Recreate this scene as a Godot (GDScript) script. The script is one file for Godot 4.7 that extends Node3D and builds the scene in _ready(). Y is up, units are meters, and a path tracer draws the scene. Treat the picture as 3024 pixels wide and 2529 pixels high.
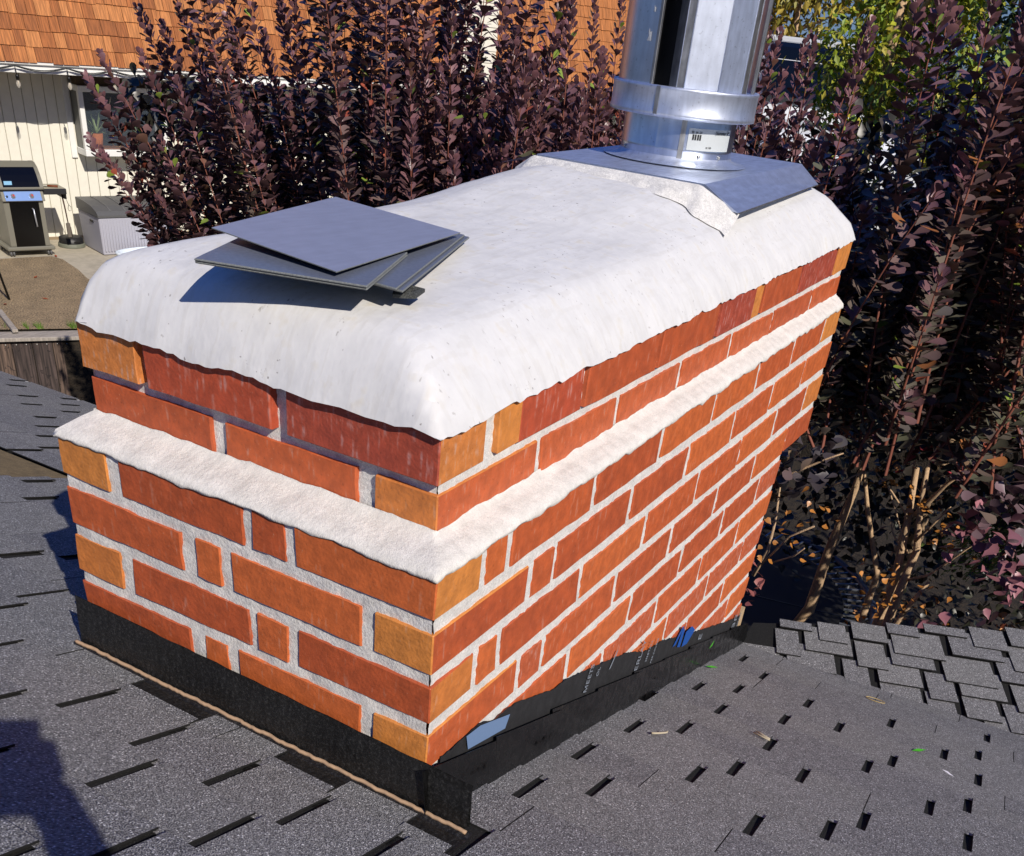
extends Node3D

# ---------------------------------------------------------------- helpers
var rng := RandomNumberGenerator.new()
var used := {}
var M := {}
var SUN := Vector3(0.7015, 0.5862, 0.4058)

func numbered(called: String, parent: Node) -> String:
	var key = str(parent.get_instance_id()) + called
	var k: int = used.get(key, 0)
	used[key] = k + 1
	return called if k == 0 else "%s_%03d" % [called, k]

func put(called: String, mesh: Mesh, m: Material, parent: Node = null, label := "") -> MeshInstance3D:
	var o := MeshInstance3D.new()
	o.mesh = mesh
	if m: o.material_override = m
	var p: Node = parent if parent else self
	o.name = numbered(called, p)
	p.add_child(o, true)
	if label: o.set_meta("label", label)
	return o

func obj(called: String, st: SurfaceTool, m: Material, parent: Node = null, label := "") -> MeshInstance3D:
	st.generate_normals()
	return put(called, st.commit(), m, parent, label)

func tag(o: Node, label: String, category: String, group := "", kind := "") -> Node:
	o.set_meta("label", label)
	if category: o.set_meta("category", category)
	if group: o.set_meta("group", group)
	if kind: o.set_meta("kind", kind)
	return o

func thing(called: String, label: String, category: String, at := Vector3.ZERO, turn := 0.0, group := "") -> Node3D:
	var o := Node3D.new()
	o.name = numbered(called, self)
	add_child(o, true)
	o.position = at
	o.rotation.y = turn
	tag(o, label, category, group)
	return o

func struct(called: String, st: SurfaceTool, m: Material, label := "") -> MeshInstance3D:
	var o = obj(called, st, m, null, label)
	o.set_meta("kind", "structure")
	return o

func mb(smooth := false) -> SurfaceTool:
	var st := SurfaceTool.new()
	st.begin(Mesh.PRIMITIVE_TRIANGLES)
	st.set_smooth_group(0 if smooth else -1)
	return st

func tri(st: SurfaceTool, a: Vector3, b: Vector3, c: Vector3):   # counter-clockwise seen from outside
	st.add_vertex(a); st.add_vertex(c); st.add_vertex(b)

func quad(st: SurfaceTool, a: Vector3, b: Vector3, c: Vector3, d: Vector3):
	tri(st, a, b, c); tri(st, a, c, d)

func quv(st: SurfaceTool, a: Vector3, b: Vector3, c: Vector3, d: Vector3):   # with uv: a (0,1) b (1,1) c (1,0) d (0,0)
	st.set_uv(Vector2(0, 1)); st.add_vertex(a); st.set_uv(Vector2(1, 0)); st.add_vertex(c); st.set_uv(Vector2(1, 1)); st.add_vertex(b)
	st.set_uv(Vector2(0, 1)); st.add_vertex(a); st.set_uv(Vector2(0, 0)); st.add_vertex(d); st.set_uv(Vector2(1, 0)); st.add_vertex(c)

# a chamfered six-sided block through 8 corners c[x + 2 y + 4 z]; the face "alt" (0 -x 1 +x 2 -y 3 +y 4 -z 5 +z) may go to another tool
func hexa(st: SurfaceTool, c: Array, ch: float, alt := -1, st2: SurfaceTool = null):
	var lx: float = (c[1] - c[0]).length()
	var ly: float = (c[2] - c[0]).length()
	var lz: float = (c[4] - c[0]).length()
	var q := Vector3(minf(ch / lx, 0.45), minf(ch / ly, 0.45), minf(ch / lz, 0.45))
	var f := func(u: float, v: float, w: float) -> Vector3:
		var a: Vector3 = c[0].lerp(c[1], u); var b: Vector3 = c[2].lerp(c[3], u)
		var d: Vector3 = c[4].lerp(c[5], u); var e: Vector3 = c[6].lerp(c[7], u)
		return a.lerp(b, v).lerp(d.lerp(e, v), w)
	var flip: bool = (c[1] - c[0]).cross(c[2] - c[0]).dot(c[4] - c[0]) < 0
	var P := {}
	for ax in 3:
		for i in 2:
			for j in 2:
				for k in 2:
					var u := float(i); var v := float(j); var w := float(k)
					if ax != 0: u = q.x if i == 0 else 1 - q.x
					if ax != 1: v = q.y if j == 0 else 1 - q.y
					if ax != 2: w = q.z if k == 0 else 1 - q.z
					P[ax * 8 + i * 4 + j * 2 + k] = f.call(u, v, w)
	var Q := func(s: SurfaceTool, a: int, b: int, d: int, e: int):
		if flip: quad(s, P[e], P[d], P[b], P[a])
		else: quad(s, P[a], P[b], P[d], P[e])
	var s6 := []
	for i in 6: s6.append(st2 if i == alt else st)
	Q.call(s6[0], 0, 1, 3, 2); Q.call(s6[1], 4, 6, 7, 5)
	Q.call(s6[2], 8, 12, 13, 9); Q.call(s6[3], 10, 11, 15, 14)
	Q.call(s6[4], 16, 18, 22, 20); Q.call(s6[5], 17, 21, 23, 19)
	if ch <= 0.0: return
	# edges along z (x,y faces)
	for k in [0]:
		Q.call(st, 0, 8, 9, 1); Q.call(st, 10, 2, 3, 11); Q.call(st, 12, 4, 5, 13); Q.call(st, 6, 14, 15, 7)
		# along y
		Q.call(st, 16, 0, 2, 18); Q.call(st, 1, 17, 19, 3); Q.call(st, 4, 20, 22, 6); Q.call(st, 21, 5, 7, 23)
		# along x
		Q.call(st, 8, 16, 20, 12); Q.call(st, 17, 9, 13, 21); Q.call(st, 18, 10, 14, 22); Q.call(st, 11, 19, 23, 15)
	for i in 2:
		for j in 2:
			for k in 2:
				var n := i * 4 + j * 2 + k
				var odd: bool = (i + j + k) % 2 == 1
				if odd != flip: tri(st, P[n], P[n + 16], P[n + 8])
				else: tri(st, P[n], P[n + 8], P[n + 16])

func bx(st: SurfaceTool, lo: Vector3, hi: Vector3, ch := 0.0, xf := Transform3D()):
	var c := []
	for k in 2: for j in 2: for i in 2:
		c.append(xf * Vector3(hi.x if i else lo.x, hi.y if j else lo.y, hi.z if k else lo.z))
	hexa(st, c, ch)

func boxm(lo: Vector3, hi: Vector3, ch := 0.0, xf := Transform3D()) -> SurfaceTool:
	var st := mb()
	bx(st, lo, hi, ch, xf)
	return st

func frame(p: Vector3, dir: Vector3) -> Basis:
	var z := dir.normalized()
	var h := Vector3.UP if absf(z.y) < 0.95 else Vector3.RIGHT
	var x := h.cross(z).normalized()
	return Basis(x, z.cross(x), z)

func tube(st: SurfaceTool, pts: Array, r0: float, r1: float, n := 6, cap := true):
	var rings := []
	for i in pts.size():
		var d: Vector3 = pts[mini(i + 1, pts.size() - 1)] - pts[maxi(i - 1, 0)]
		var b := frame(pts[i], d)
		var r := lerpf(r0, r1, float(i) / maxf(1.0, pts.size() - 1))
		var ring := []
		for k in n:
			var a := TAU * k / n
			ring.append(pts[i] + b.x * cos(a) * r + b.y * sin(a) * r)
		rings.append(ring)
	for i in pts.size() - 1:
		for k in n:
			var l := (k + 1) % n
			quad(st, rings[i][k], rings[i][l], rings[i + 1][l], rings[i + 1][k])
	if cap:
		for k in range(1, n - 1):
			tri(st, rings[0][0], rings[0][k + 1], rings[0][k])
			var e: int = pts.size() - 1
			tri(st, rings[e][0], rings[e][k], rings[e][k + 1])

# surface of revolution about y through (r, y) pairs, over angles a0..a1 (degrees, from +z towards +x)
func lathe(st: SurfaceTool, prof: Array, n := 32, c := Vector3.ZERO, a0 := 0.0, a1 := 360.0):
	for k in n:
		var t0 := deg_to_rad(lerpf(a0, a1, float(k) / n)); var t1 := deg_to_rad(lerpf(a0, a1, float(k + 1) / n))
		var d0 := Vector3(sin(t0), 0, cos(t0)); var d1 := Vector3(sin(t1), 0, cos(t1))
		for i in prof.size() - 1:
			var p: Vector2 = prof[i]; var q: Vector2 = prof[i + 1]
			var up := Vector3.UP
			if p.x < 1e-6: tri(st, c + up * p.y, c + d1 * q.x + up * q.y, c + d0 * q.x + up * q.y)
			elif q.x < 1e-6: tri(st, c + d0 * p.x + up * p.y, c + d1 * p.x + up * p.y, c + up * q.y)
			else: quad(st, c + d0 * p.x + up * p.y, c + d1 * p.x + up * p.y, c + d1 * q.x + up * q.y, c + d0 * q.x + up * q.y)

func grid(st: SurfaceTool, nu: int, nv: int, f: Callable):   # f(i, j) -> Vector3
	var P := []
	for i in nu + 1:
		for j in nv + 1: P.append(f.call(i, j))
	for i in nu:
		for j in nv:
			var a := i * (nv + 1) + j
			quad(st, P[a], P[a + nv + 1], P[a + nv + 2], P[a + 1])

func noise(freq: float, oct := 3, sd := 1, type := FastNoiseLite.TYPE_SIMPLEX_SMOOTH) -> FastNoiseLite:
	var n := FastNoiseLite.new()
	n.noise_type = type; n.frequency = freq; n.fractal_octaves = oct; n.seed = sd
	if oct == 1: n.fractal_type = FastNoiseLite.FRACTAL_NONE
	return n

func field(size: int, freq: float, oct := 3, sd := 1, type := FastNoiseLite.TYPE_SIMPLEX_SMOOTH) -> PackedByteArray:
	return noise(freq, oct, sd, type).get_seamless_image(size, size, false, false, 0.12, true).get_data()

func tex_of(size: int, f: Callable) -> ImageTexture:   # f(i) -> Color in sRGB
	var b := PackedByteArray(); b.resize(size * size * 3)
	for i in size * size:
		var c: Color = f.call(i)
		b[i * 3] = int(clampf(c.r, 0, 1) * 255); b[i * 3 + 1] = int(clampf(c.g, 0, 1) * 255); b[i * 3 + 2] = int(clampf(c.b, 0, 1) * 255)
	return ImageTexture.create_from_image(Image.create_from_data(size, size, false, Image.FORMAT_RGB8, b))

func bump(size: int, data: PackedByteArray, strength: float) -> ImageTexture:
	var im := Image.create_from_data(size, size, false, Image.FORMAT_L8, data)
	im.convert(Image.FORMAT_RGBA8)
	im.bump_map_to_normal_map(strength)
	return ImageTexture.create_from_image(im)

func mat(c: Color, rough := 0.7, metal := 0.0) -> StandardMaterial3D:
	var m := StandardMaterial3D.new()
	m.albedo_color = c; m.roughness = rough; m.metallic = metal
	return m

func tri_mat(t: Texture2D, per_metre: float, rough := 0.8, nrm: Texture2D = null, nstr := 1.0, world := true, tint := Color.WHITE) -> StandardMaterial3D:
	var m := mat(tint, rough)
	m.albedo_texture = t
	m.uv1_triplanar = true; m.uv1_world_triplanar = world
	m.uv1_scale = Vector3.ONE * per_metre
	m.uv1_triplanar_sharpness = 4.0
	if nrm:
		m.normal_enabled = true; m.normal_texture = nrm; m.normal_scale = nstr
	return m

func lin(r: float, g: float, b: float) -> Color:
	return Color(r, g, b).linear_to_srgb()

func roofy(z: float) -> float: return -0.405 + 0.344 * z

# ---------------------------------------------------------------- materials
func materials():
	var N := 512
	var fine := field(N, 0.09, 3, 3)
	var mid := field(N, 0.025, 4, 5)
	var big := field(N, 0.008, 3, 7)
	var grit := PackedByteArray(); grit.resize(N * N)
	for i in N * N: grit[i] = rng.randi() & 255
	var streak := PackedByteArray(); streak.resize(N * N)   # vertical run-off streaks
	var sn := noise(0.06, 3, 21)
	for y in N:
		for x in N:
			streak[y * N + x] = int(clampf(sn.get_noise_2d(minf(x, N - x) * 1.0, minf(y, N - y) * 0.16) * 0.9 + 0.5, 0, 1) * 255)
	var nb := bump(N, fine, 3.0)
	var brick := func(c: Color, dark: float, eff: float) -> Texture2D:
		return tex_of(N, func(i):
			var v := 0.90 + 0.20 * mid[i] / 255.0 + 0.05 * (fine[i] / 255.0 - 0.5) + 0.04 * (grit[i] / 255.0 - 0.5)
			var k := c * v
			k.r -= dark * (big[i] / 255.0); k.g -= dark * 0.6 * (big[i] / 255.0)
			if fine[i] > 214 and grit[i] > 150: k = k.lerp(Color(0.80, 0.70, 0.64), 0.45)
			elif fine[i] < 40 and grit[i] > 120: k = k * 0.80
			var e := clampf((streak[i] / 255.0 - 0.62 + eff) * 3.0, 0, 1) * clampf((mid[i] / 255.0 - 0.35) * 3.0, 0, 1)
			return k.lerp(Color(0.76, 0.66, 0.68), e * 0.5 * (1.0 if eff > -0.3 else 0.0)))
	var bn := bump(N, mid, 1.5)
	M.brick = [
		tri_mat(brick.call(Color(0.755, 0.370, 0.195), 0.02, -0.12), 1.9, 0.55, nb, 0.18),
		tri_mat(brick.call(Color(0.715, 0.340, 0.180), 0.03, -0.16), 1.7, 0.6, nb, 0.18),
		tri_mat(brick.call(Color(0.785, 0.405, 0.205), 0.02, -0.18), 2.1, 0.55, nb, 0.18)]
	M.hazy = tri_mat(brick.call(Color(0.740, 0.365, 0.215), 0.02, 0.06), 2.6, 0.65, nb, 0.25)
	M.orange = [
		tri_mat(brick.call(Color(0.820, 0.520, 0.245), 0.02, -0.20), 2.0, 0.6, nb, 0.25),
		tri_mat(brick.call(Color(0.800, 0.480, 0.225), 0.03, -0.18), 1.8, 0.6, nb, 0.25)]
	M.white_brick = [
		tri_mat(brick.call(Color(0.660, 0.290, 0.200), 0.03, 0.04), 2.3, 0.65, nb, 0.25),
		tri_mat(brick.call(Color(0.710, 0.310, 0.190), 0.02, 0.0), 2.0, 0.65, nb, 0.25)]
	M.orange_white = tri_mat(brick.call(Color(0.800, 0.490, 0.240), 0.02, 0.05), 2.6, 0.65, nb, 0.25)
	var mort := tex_of(N, func(i):
		var v := 0.87 + 0.10 * (mid[i] / 255.0 - 0.5) + 0.20 * (grit[i] / 255.0 - 0.5) + 0.10 * (fine[i] / 255.0 - 0.5) - 0.05 * (big[i] / 255.0)
		return Color(v, v * 0.99, v * 0.965))
	var gritb := PackedByteArray(); gritb.resize(N * N)
	for i in N * N: gritb[i] = (int(grit[i]) + int(fine[i]) * 2) / 3
	M.mortar = tri_mat(mort, 2.4, 0.95, bump(N, gritb, 3.0), 0.5)
	# white cement crown
	var crack := noise(0.011, 2, 31, FastNoiseLite.TYPE_CELLULAR)
	crack.cellular_return_type = FastNoiseLite.RETURN_DISTANCE2_SUB
	crack.domain_warp_enabled = true; crack.domain_warp_amplitude = 25.0; crack.domain_warp_frequency = 0.02
	var cr := crack.get_seamless_image(N, N, false, false, 0.1, true).get_data()
	var white := tex_of(N, func(i):
		var v := 0.845 + 0.05 * (mid[i] / 255.0 - 0.5) + 0.05 * (big[i] / 255.0 - 0.5) + 0.02 * (fine[i] / 255.0 - 0.5)
		var k := Color(v, v * 0.998, v * 0.992)
		if cr[i] < 4 and big[i] > 128: k = k.lerp(Color(0.55, 0.53, 0.51), 0.40)
		if streak[i] > 182: k = k.lerp(Color(0.72, 0.70, 0.66), 0.14)
		if mid[i] > 176: k = k.lerp(Color(0.80, 0.77, 0.70), minf(1.0, (mid[i] - 176) / 60.0) * 0.5)
		if fine[i] < 36 and big[i] > 135: k = k.lerp(Color(0.42, 0.40, 0.38), 0.7)
		return k)
	var relief := PackedByteArray(); relief.resize(N * N)
	for i in N * N: relief[i] = clampi(int(mid[i]) / 2 + int(fine[i]) / 6 + mini(cr[i], 40) + int(streak[i]) / 6, 0, 255)
	M.crown = tri_mat(white, 1.35, 0.85, bump(N, relief, 2.5), 0.35)
	var wash := tex_of(N, func(i):
		var v := 0.86 + 0.10 * (mid[i] / 255.0 - 0.5) + 0.12 * (grit[i] / 255.0 - 0.5) + 0.05 * (big[i] / 255.0 - 0.5)
		var k := Color(v, v * 0.985, v * 0.95)
		if streak[i] > 165: k = k.lerp(Color(0.66, 0.64, 0.60), 0.10)
		return k)
	M.wash = tri_mat(wash, 1.8, 0.95, bump(N, gritb, 3.0), 0.4)
	# asphalt granules
	var gran := func(base: float, blue: float) -> Texture2D:
		return tex_of(N, func(i):
			var g: float = (grit[i] / 255.0 + grit[(i + 1) % (N * N)] / 255.0 + grit[(i + N) % (N * N)] / 255.0) / 3.0
			var v := base + (g - 0.5) * 0.50 + 0.05 * (mid[i] / 255.0 - 0.5)
			if g > 0.83: v += 0.25
			return Color(v, v * 1.0, v * (1.0 + blue)))
	var gb := bump(N, grit, 3.0)
	M.shingle = []
	for k in 4:
		M.shingle.append(tri_mat(gran.call([0.450, 0.472, 0.438, 0.462][k], [0.012, 0.004, 0.018, 0.0][k]), [1.35, 1.5, 1.4, 1.55][k], 0.95, gb, 0.6))
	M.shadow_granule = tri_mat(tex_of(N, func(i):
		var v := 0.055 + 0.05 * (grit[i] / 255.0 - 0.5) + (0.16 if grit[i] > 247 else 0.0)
		return Color(v, v, v)), 1.5, 0.95, gb, 0.5)  # dark granule band, blackened further to carry the deep shade of the slots
	M.asphalt_edge = mat(Color(0.05, 0.05, 0.05), 0.9)
	M.old_roofing = tri_mat(tex_of(N, func(i):
		var v := 0.46 + 0.22 * (grit[i] / 255.0 - 0.5) + 0.12 * (mid[i] / 255.0 - 0.5)
		return Color(v, v * 0.86, v * 0.60)), 1.5, 0.95)
	# metals
	var scuff := tex_of(N, func(i):
		var v := 0.035 + 0.03 * (fine[i] / 255.0) * (mid[i] / 255.0)
		if streak[i] > 185 and grit[i] > 90: v += 0.03
		return Color(v, v, v * 1.05))
	M.black_metal = tri_mat(scuff, 2.0, 0.32, null, 1.0)
	M.black_metal.roughness_texture = ImageTexture.create_from_image(Image.create_from_data(N, N, false, Image.FORMAT_L8, mid))
	M.black_metal.roughness = 0.55
	var bent := tex_of(N, func(i):
		var v := 0.085 + 0.30 * maxf(0.0, fine[i] / 255.0 - 0.52) + (0.14 if grit[i] > 235 else 0.0) + 0.05 * (streak[i] / 255.0 - 0.5)
		return Color(v, v, v))
	M.worn_metal = tri_mat(bent, 2.2, 0.5, nb, 0.3)
	M.membrane = tri_mat(tex_of(N, func(i):
		var v := 0.13 + 0.10 * (grit[i] / 255.0 - 0.5) + 0.06 * (mid[i] / 255.0 - 0.5)
		return Color(v, v, v * 1.04)), 2.0, 0.8)
	var gal := tex_of(N, func(i):
		var v := 0.88 + 0.07 * (mid[i] / 255.0 - 0.5) + 0.07 * (streak[i] / 255.0 - 0.5) - (0.10 if fine[i] < 46 else 0.0)
		return Color(v * 0.97, v * 1.0, v * 1.06))  # faint blue put into neutral zinc for the sky it mirrors
	M.steel = tri_mat(gal, 1.6, 0.46, null, 1.0); M.steel.metallic = 0.92
	M.dull_steel = tri_mat(tex_of(N, func(i):
		var v := 0.66 + 0.16 * (mid[i] / 255.0 - 0.5) + 0.12 * (streak[i] / 255.0 - 0.5)
		return Color(v, v * 0.995, v * 0.98)), 2.0, 0.45); M.dull_steel.metallic = 0.95
	M.polished = tri_mat(gal, 1.2, 0.30); M.polished.metallic = 1.0
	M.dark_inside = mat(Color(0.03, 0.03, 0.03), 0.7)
	M.sheet = tri_mat(tex_of(N, func(i):
		var v := 0.72 + 0.03 * (mid[i] / 255.0 - 0.5) + 0.03 * (streak[i] / 255.0 - 0.5) + (0.02 if grit[i] > 240 else 0.0)
		return Color(v * 0.985, v * 1.01, v * 1.10)), 1.5, 0.42); M.sheet.metallic = 0.5
	M.slab_top = tri_mat(tex_of(N, func(i):
		var v := 0.43 + 0.05 * (fine[i] / 255.0 - 0.5)
		return Color(v, v * 1.06, v * 1.2)), 2.0, 0.25)
	M.slab_edge = tri_mat(tex_of(N, func(i):
		var v := 0.44 + 0.25 * (grit[i] / 255.0 - 0.5)
		return Color(v, v * 1.03, v * 1.02)), 3.0, 0.8)
	M.chip = tri_mat(tex_of(N, func(i):
		var v := 0.27 + 0.35 * (grit[i] / 255.0 - 0.5)
		return Color(v, v * 1.03, v)), 3.0, 0.8, gb, 1.0)
	# wood and house
	var grain := PackedByteArray(); grain.resize(N * N)
	var gn := noise(0.05, 4, 41)
	for y in N:
		for x in N: grain[y * N + x] = int(clampf(gn.get_noise_2d(minf(x, N - x) * 1.6, minf(y, N - y) * 0.09) * 0.8 + 0.5, 0, 1) * 255)
	M.shake = []
	for k in 4:
		var c: Color = [Color(0.66, 0.42, 0.24), Color(0.60, 0.365, 0.20), Color(0.70, 0.46, 0.27), Color(0.56, 0.34, 0.19)][k]
		M.shake.append(tri_mat(tex_of(256, func(i):
			var j: int = (i / 256) * 2 * N + (i % 256) * 2
			return c * (0.80 + 0.42 * grain[j] / 255.0)), 1.1 + 0.1 * k, 0.85, null, 1.0, false))
	M.fence = []
	for k in 3:
		var c: Color = [Color(0.30, 0.25, 0.225), Color(0.26, 0.22, 0.205), Color(0.35, 0.29, 0.25)][k]
		M.fence.append(tri_mat(tex_of(256, func(i):
			var j: int = (i / 256) * 2 * N + (i % 256) * 2
			var v := 0.60 + 0.8 * grain[j] / 255.0
			var kk := c * v
			if mid[j] > 200: kk = kk.lerp(Color(0.12, 0.10, 0.10), 0.6)
			return kk), 0.9, 0.9, null, 1.0, false))
	M.cap = tri_mat(tex_of(256, func(i):
		var j: int = (i / 256) * 2 * N + (i % 256) * 2
		var v := 0.62 + 0.16 * (grain[j] / 255.0 - 0.5) + 0.08 * (grit[j] / 255.0 - 0.5)
		return Color(v, v * 0.95, v * 0.88)), 1.0, 0.9)
	M.siding = tri_mat(tex_of(256, func(i):
		var v := 0.90 + 0.03 * (mid[(i / 256) * 2 * N + (i % 256) * 2] / 255.0 - 0.5)
		return Color(v, v * 0.985, v * 0.92)), 0.7, 0.75)
	M.trim = mat(Color(0.90, 0.90, 0.885), 0.6)
	M.glass = mat(Color(0.03, 0.035, 0.045), 0.05); M.glass.metallic_specular = 0.6
	M.gravel = tri_mat(tex_of(N, func(i):
		var v := 0.55 + 0.34 * (fine[i] / 255.0 - 0.5) + 0.30 * (grit[i] / 255.0 - 0.5) + 0.10 * (big[i] / 255.0 - 0.5)
		return Color(v, v * 0.87, v * 0.67)), 0.75, 0.95, nb, 1.5)
	M.concrete = tri_mat(tex_of(N, func(i):
		var v := 0.70 + 0.08 * (mid[i] / 255.0 - 0.5) + 0.05 * (grit[i] / 255.0 - 0.5) + 0.06 * (big[i] / 255.0 - 0.5)
		return Color(v, v * 0.95, v * 0.84)), 0.6, 0.9)
	M.soil = tri_mat(tex_of(N, func(i):
		var v := 0.16 + 0.14 * (fine[i] / 255.0 - 0.5) + 0.14 * (mid[i] / 255.0 - 0.5)
		return Color(v, v * 0.82, v * 0.6)), 0.8, 0.95, nb, 1.0)
	M.bark = tri_mat(tex_of(256, func(i):
		var j: int = (i / 256) * 2 * N + (i % 256) * 2
		var v := 0.74 + 0.20 * (mid[j] / 255.0 - 0.5) + 0.20 * (fine[j] / 255.0 - 0.5)
		return Color(v, v * 0.84, v * 0.66)), 3.0, 0.9, nb, 1.0)
	M.twig = mat(Color(0.50, 0.29, 0.23), 0.7)
	M.grey_plastic = mat(Color(0.45, 0.45, 0.43), 0.55)
	M.pale_plastic = mat(Color(0.66, 0.66, 0.70), 0.6)
	M.black_paint = mat(Color(0.03, 0.03, 0.032), 0.35)
	M.leafm = mat(Color.WHITE, 0.38); M.leafm.vertex_color_use_as_albedo = true; M.leafm.cull_mode = BaseMaterial3D.CULL_DISABLED
	M.leafm.backlight_enabled = true; M.leafm.backlight = Color(0.10, 0.03, 0.03)
	M.greenm = mat(Color.WHITE, 0.5); M.greenm.vertex_color_use_as_albedo = true; M.greenm.cull_mode = BaseMaterial3D.CULL_DISABLED
	M.greenm.backlight_enabled = true; M.greenm.backlight = Color(0.35, 0.42, 0.05)

# ---------------------------------------------------------------- our house: roof and walls
var SLOTS := {-2: [-0.274], -1: [-0.54, -0.207], 0: [-0.718, -0.381, -0.154], 1: [-0.937, -0.649, -0.461, -0.284, -0.12, 0.038], 2: [-1.13, 0.126], 3: [-1.191],
	4: [-1.474, 0.088], 5: [-1.435, 0.186], 6: [0.081, 0.501], 7: [-2.009, 0.317, 0.643], 8: [-2.224, 0.095, 0.379, 0.705], 9: [-2.707, 0.191, 0.525, 0.944],
	10: [-2.694, 0.402, 0.842], 11: [-2.761, 0.212, 0.658, 0.936], 12: [-2.984, 0.093, 0.38, 0.715], 13: [-3.194, 0.19, 0.53, 0.959], 14: [-3.411, 0.4, 0.851],
	15: [-3.72, 0.207, 0.666, 0.954], 16: [-3.958, -3.625, 0.091], 17: [-4.258, -3.825, 0.98], 18: [-4.458, -4.02]}

func seen(p: Vector3, margin := 0.04) -> bool:   # is the point inside the photograph's frame
	var q: Vector3 = cam_inv * p
	if q.z > -0.1: return false
	var u := q.x / -q.z / 0.5333; var v := (q.y / -q.z - 0.26507) / 0.446
	return absf(u) < 1 + margin and absf(v) < 1 + margin

func own_house():
	var h := thing("house", "brick chimney house in the foreground with dark grey asphalt shingle roof", "house")
	# deck slabs under the shingles
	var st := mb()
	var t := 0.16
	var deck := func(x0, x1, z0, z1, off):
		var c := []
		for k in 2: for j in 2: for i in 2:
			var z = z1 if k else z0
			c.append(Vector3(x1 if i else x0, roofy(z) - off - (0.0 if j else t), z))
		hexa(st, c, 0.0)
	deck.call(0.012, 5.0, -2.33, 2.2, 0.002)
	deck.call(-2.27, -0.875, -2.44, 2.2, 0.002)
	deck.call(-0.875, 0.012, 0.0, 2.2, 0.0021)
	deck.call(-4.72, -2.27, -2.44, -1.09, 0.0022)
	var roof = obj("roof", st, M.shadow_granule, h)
	# ridge and the far side of the roof behind the photographer
	st = mb()
	quad(st, Vector3(-4.72, roofy(2.2), 2.2), Vector3(-4.72, roofy(2.2) - 1.7, 7.2), Vector3(5, roofy(2.2) - 1.7, 7.2), Vector3(5, roofy(2.2), 2.2))
	obj("rear_roof", st, M.shingle[0], h)
	# lower brown roofing seen in the notch on the left
	st = mb()
	var c := []
	for k in 2: for j in 2: for i in 2:
		var z = 2.2 if k else -1.072
		c.append(Vector3(-2.26 if i else -4.72, roofy(z) - 0.010 - (0.0 if j else 0.1), z))
	hexa(st, c, 0.0)
	obj("old_roofing", st, M.old_roofing, h, "bare tan roofing in the notch left of the chimney")
	# walls under the eaves
	obj("wall", boxm(Vector3(-4.4, -3.9, -2.1), Vector3(-0.9, -1.40, 6.6)), M.siding, h)
	obj("wall", boxm(Vector3(-0.9, -3.9, -2.05), Vector3(4.7, -1.40, 6.6)), M.siding, h)
	st = mb()
	bx(st, Vector3(-4.74, -1.42, -2.475), Vector3(-0.88, -1.262, -2.445))
	obj("fascia_board", st, M.trim, h)
	# shingle tabs, course by course
	var tabs := []
	for k in range(-13, 19):
		var zb := 0.257 - 0.1495 * k
		if zb < -2.33 - 0.001 and k > 18: continue
		var x0 := -4.74
		var x1 := 1.75 if k > -6 else 1.75
		var cuts := []
		for s in SLOTS.get(k, []): cuts.append([s, 0.0075 if s < 0 and k < 4 else ((0.0085 if s < 0.3 else 0.0105) if s > 0 else 0.017)])
		var x := x0
		var have := []
		for s in SLOTS.get(k, []): have.append(s)
		x = x0 + rng.randf() * 0.2
		while x < x1:      # faint tight joints between strips elsewhere, open slots only out of sight
			var p := Vector3(x, roofy(zb + 0.07), zb + 0.07)
			var ok := true
			for s in have:
				if absf(s - x) < 0.16: ok = false
			if ok:
				if seen(p): cuts.append([x, 0.0006])
				else: cuts.append([x, 0.010])
			x += rng.randf_range(0.24, 0.46)
		cuts.sort_custom(func(a, b): return a[0] < b[0])
		cuts.append([x1, 0.0])
		var left := x0
		for q in cuts:
			var l := left; var r: float = q[0] - q[1]
			left = q[0] + q[1]
			if r - l < 0.02: continue
			# cut away for the chimney, the notch and the fold
			var zt := zb + 0.165
			var pieces := [[l, r]]
			if zb > -2.44 and zt > -9:
				var lo_c := -0.90; var hi_c := 0.022
				if zt < 0.05:
					var nx := []
					for pc in pieces:
						if pc[1] <= lo_c or pc[0] >= hi_c: nx.append(pc)
						else:
							if pc[0] < lo_c: nx.append([pc[0], lo_c])
							if pc[1] > hi_c: nx.append([hi_c, pc[1]])
					pieces = nx
			for pc in pieces:
				if zb > -1.09 and pc[0] < -2.28:
					pc[0] = -2.28
				if pc[1] - pc[0] < 0.02: continue
				var zz := zb
				# along the front apron the tabs are cut back, deeper in three places
				var parts := [[pc[0], pc[1], zz]]
				if zb < 0.08 and zt > 0.045 and pc[1] > -0.889 and pc[0] < 0.113:
					parts = []
					var marks := [-9.0, -0.889, -0.672, -0.476, -0.29, -0.141, 0.012, 0.113, 9.0]
					var starts := [zz, 0.034, 0.078, 0.035, 0.080, 0.034, 0.078, zz]
					for i in 8:
						var a := maxf(pc[0], marks[i]); var b := minf(pc[1], marks[i + 1])
						if b - a < 0.008: continue
						var s0: float = maxf(zz, starts[i])
						if zt - s0 < 0.012: continue
						parts.append([a, b, s0])
				for q3 in parts:
					if k == 18 and q3[0] > 0.0 and q3[1] < 0.05: continue
					tabs.append([q3[0], q3[1], q3[2], k])
	var shown := []; var rest := []
	for q in tabs:
		var m := Vector3((q[0] + q[1]) / 2, roofy(q[2] + 0.07), q[2] + 0.07)
		var vis := seen(m, 0.08) or seen(Vector3(q[0], m.y, m.z), 0.03) or seen(Vector3(q[1], m.y, m.z), 0.03)
		if vis and m.x < 0 and m.z < -1.2 and m.x > -3.1: vis = false   # hidden by the chimney
		if vis: shown.append([cam_pos.distance_to(m), q])
		else: rest.append(q)
	shown.sort_custom(func(a, b): return a[0] < b[0])
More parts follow.
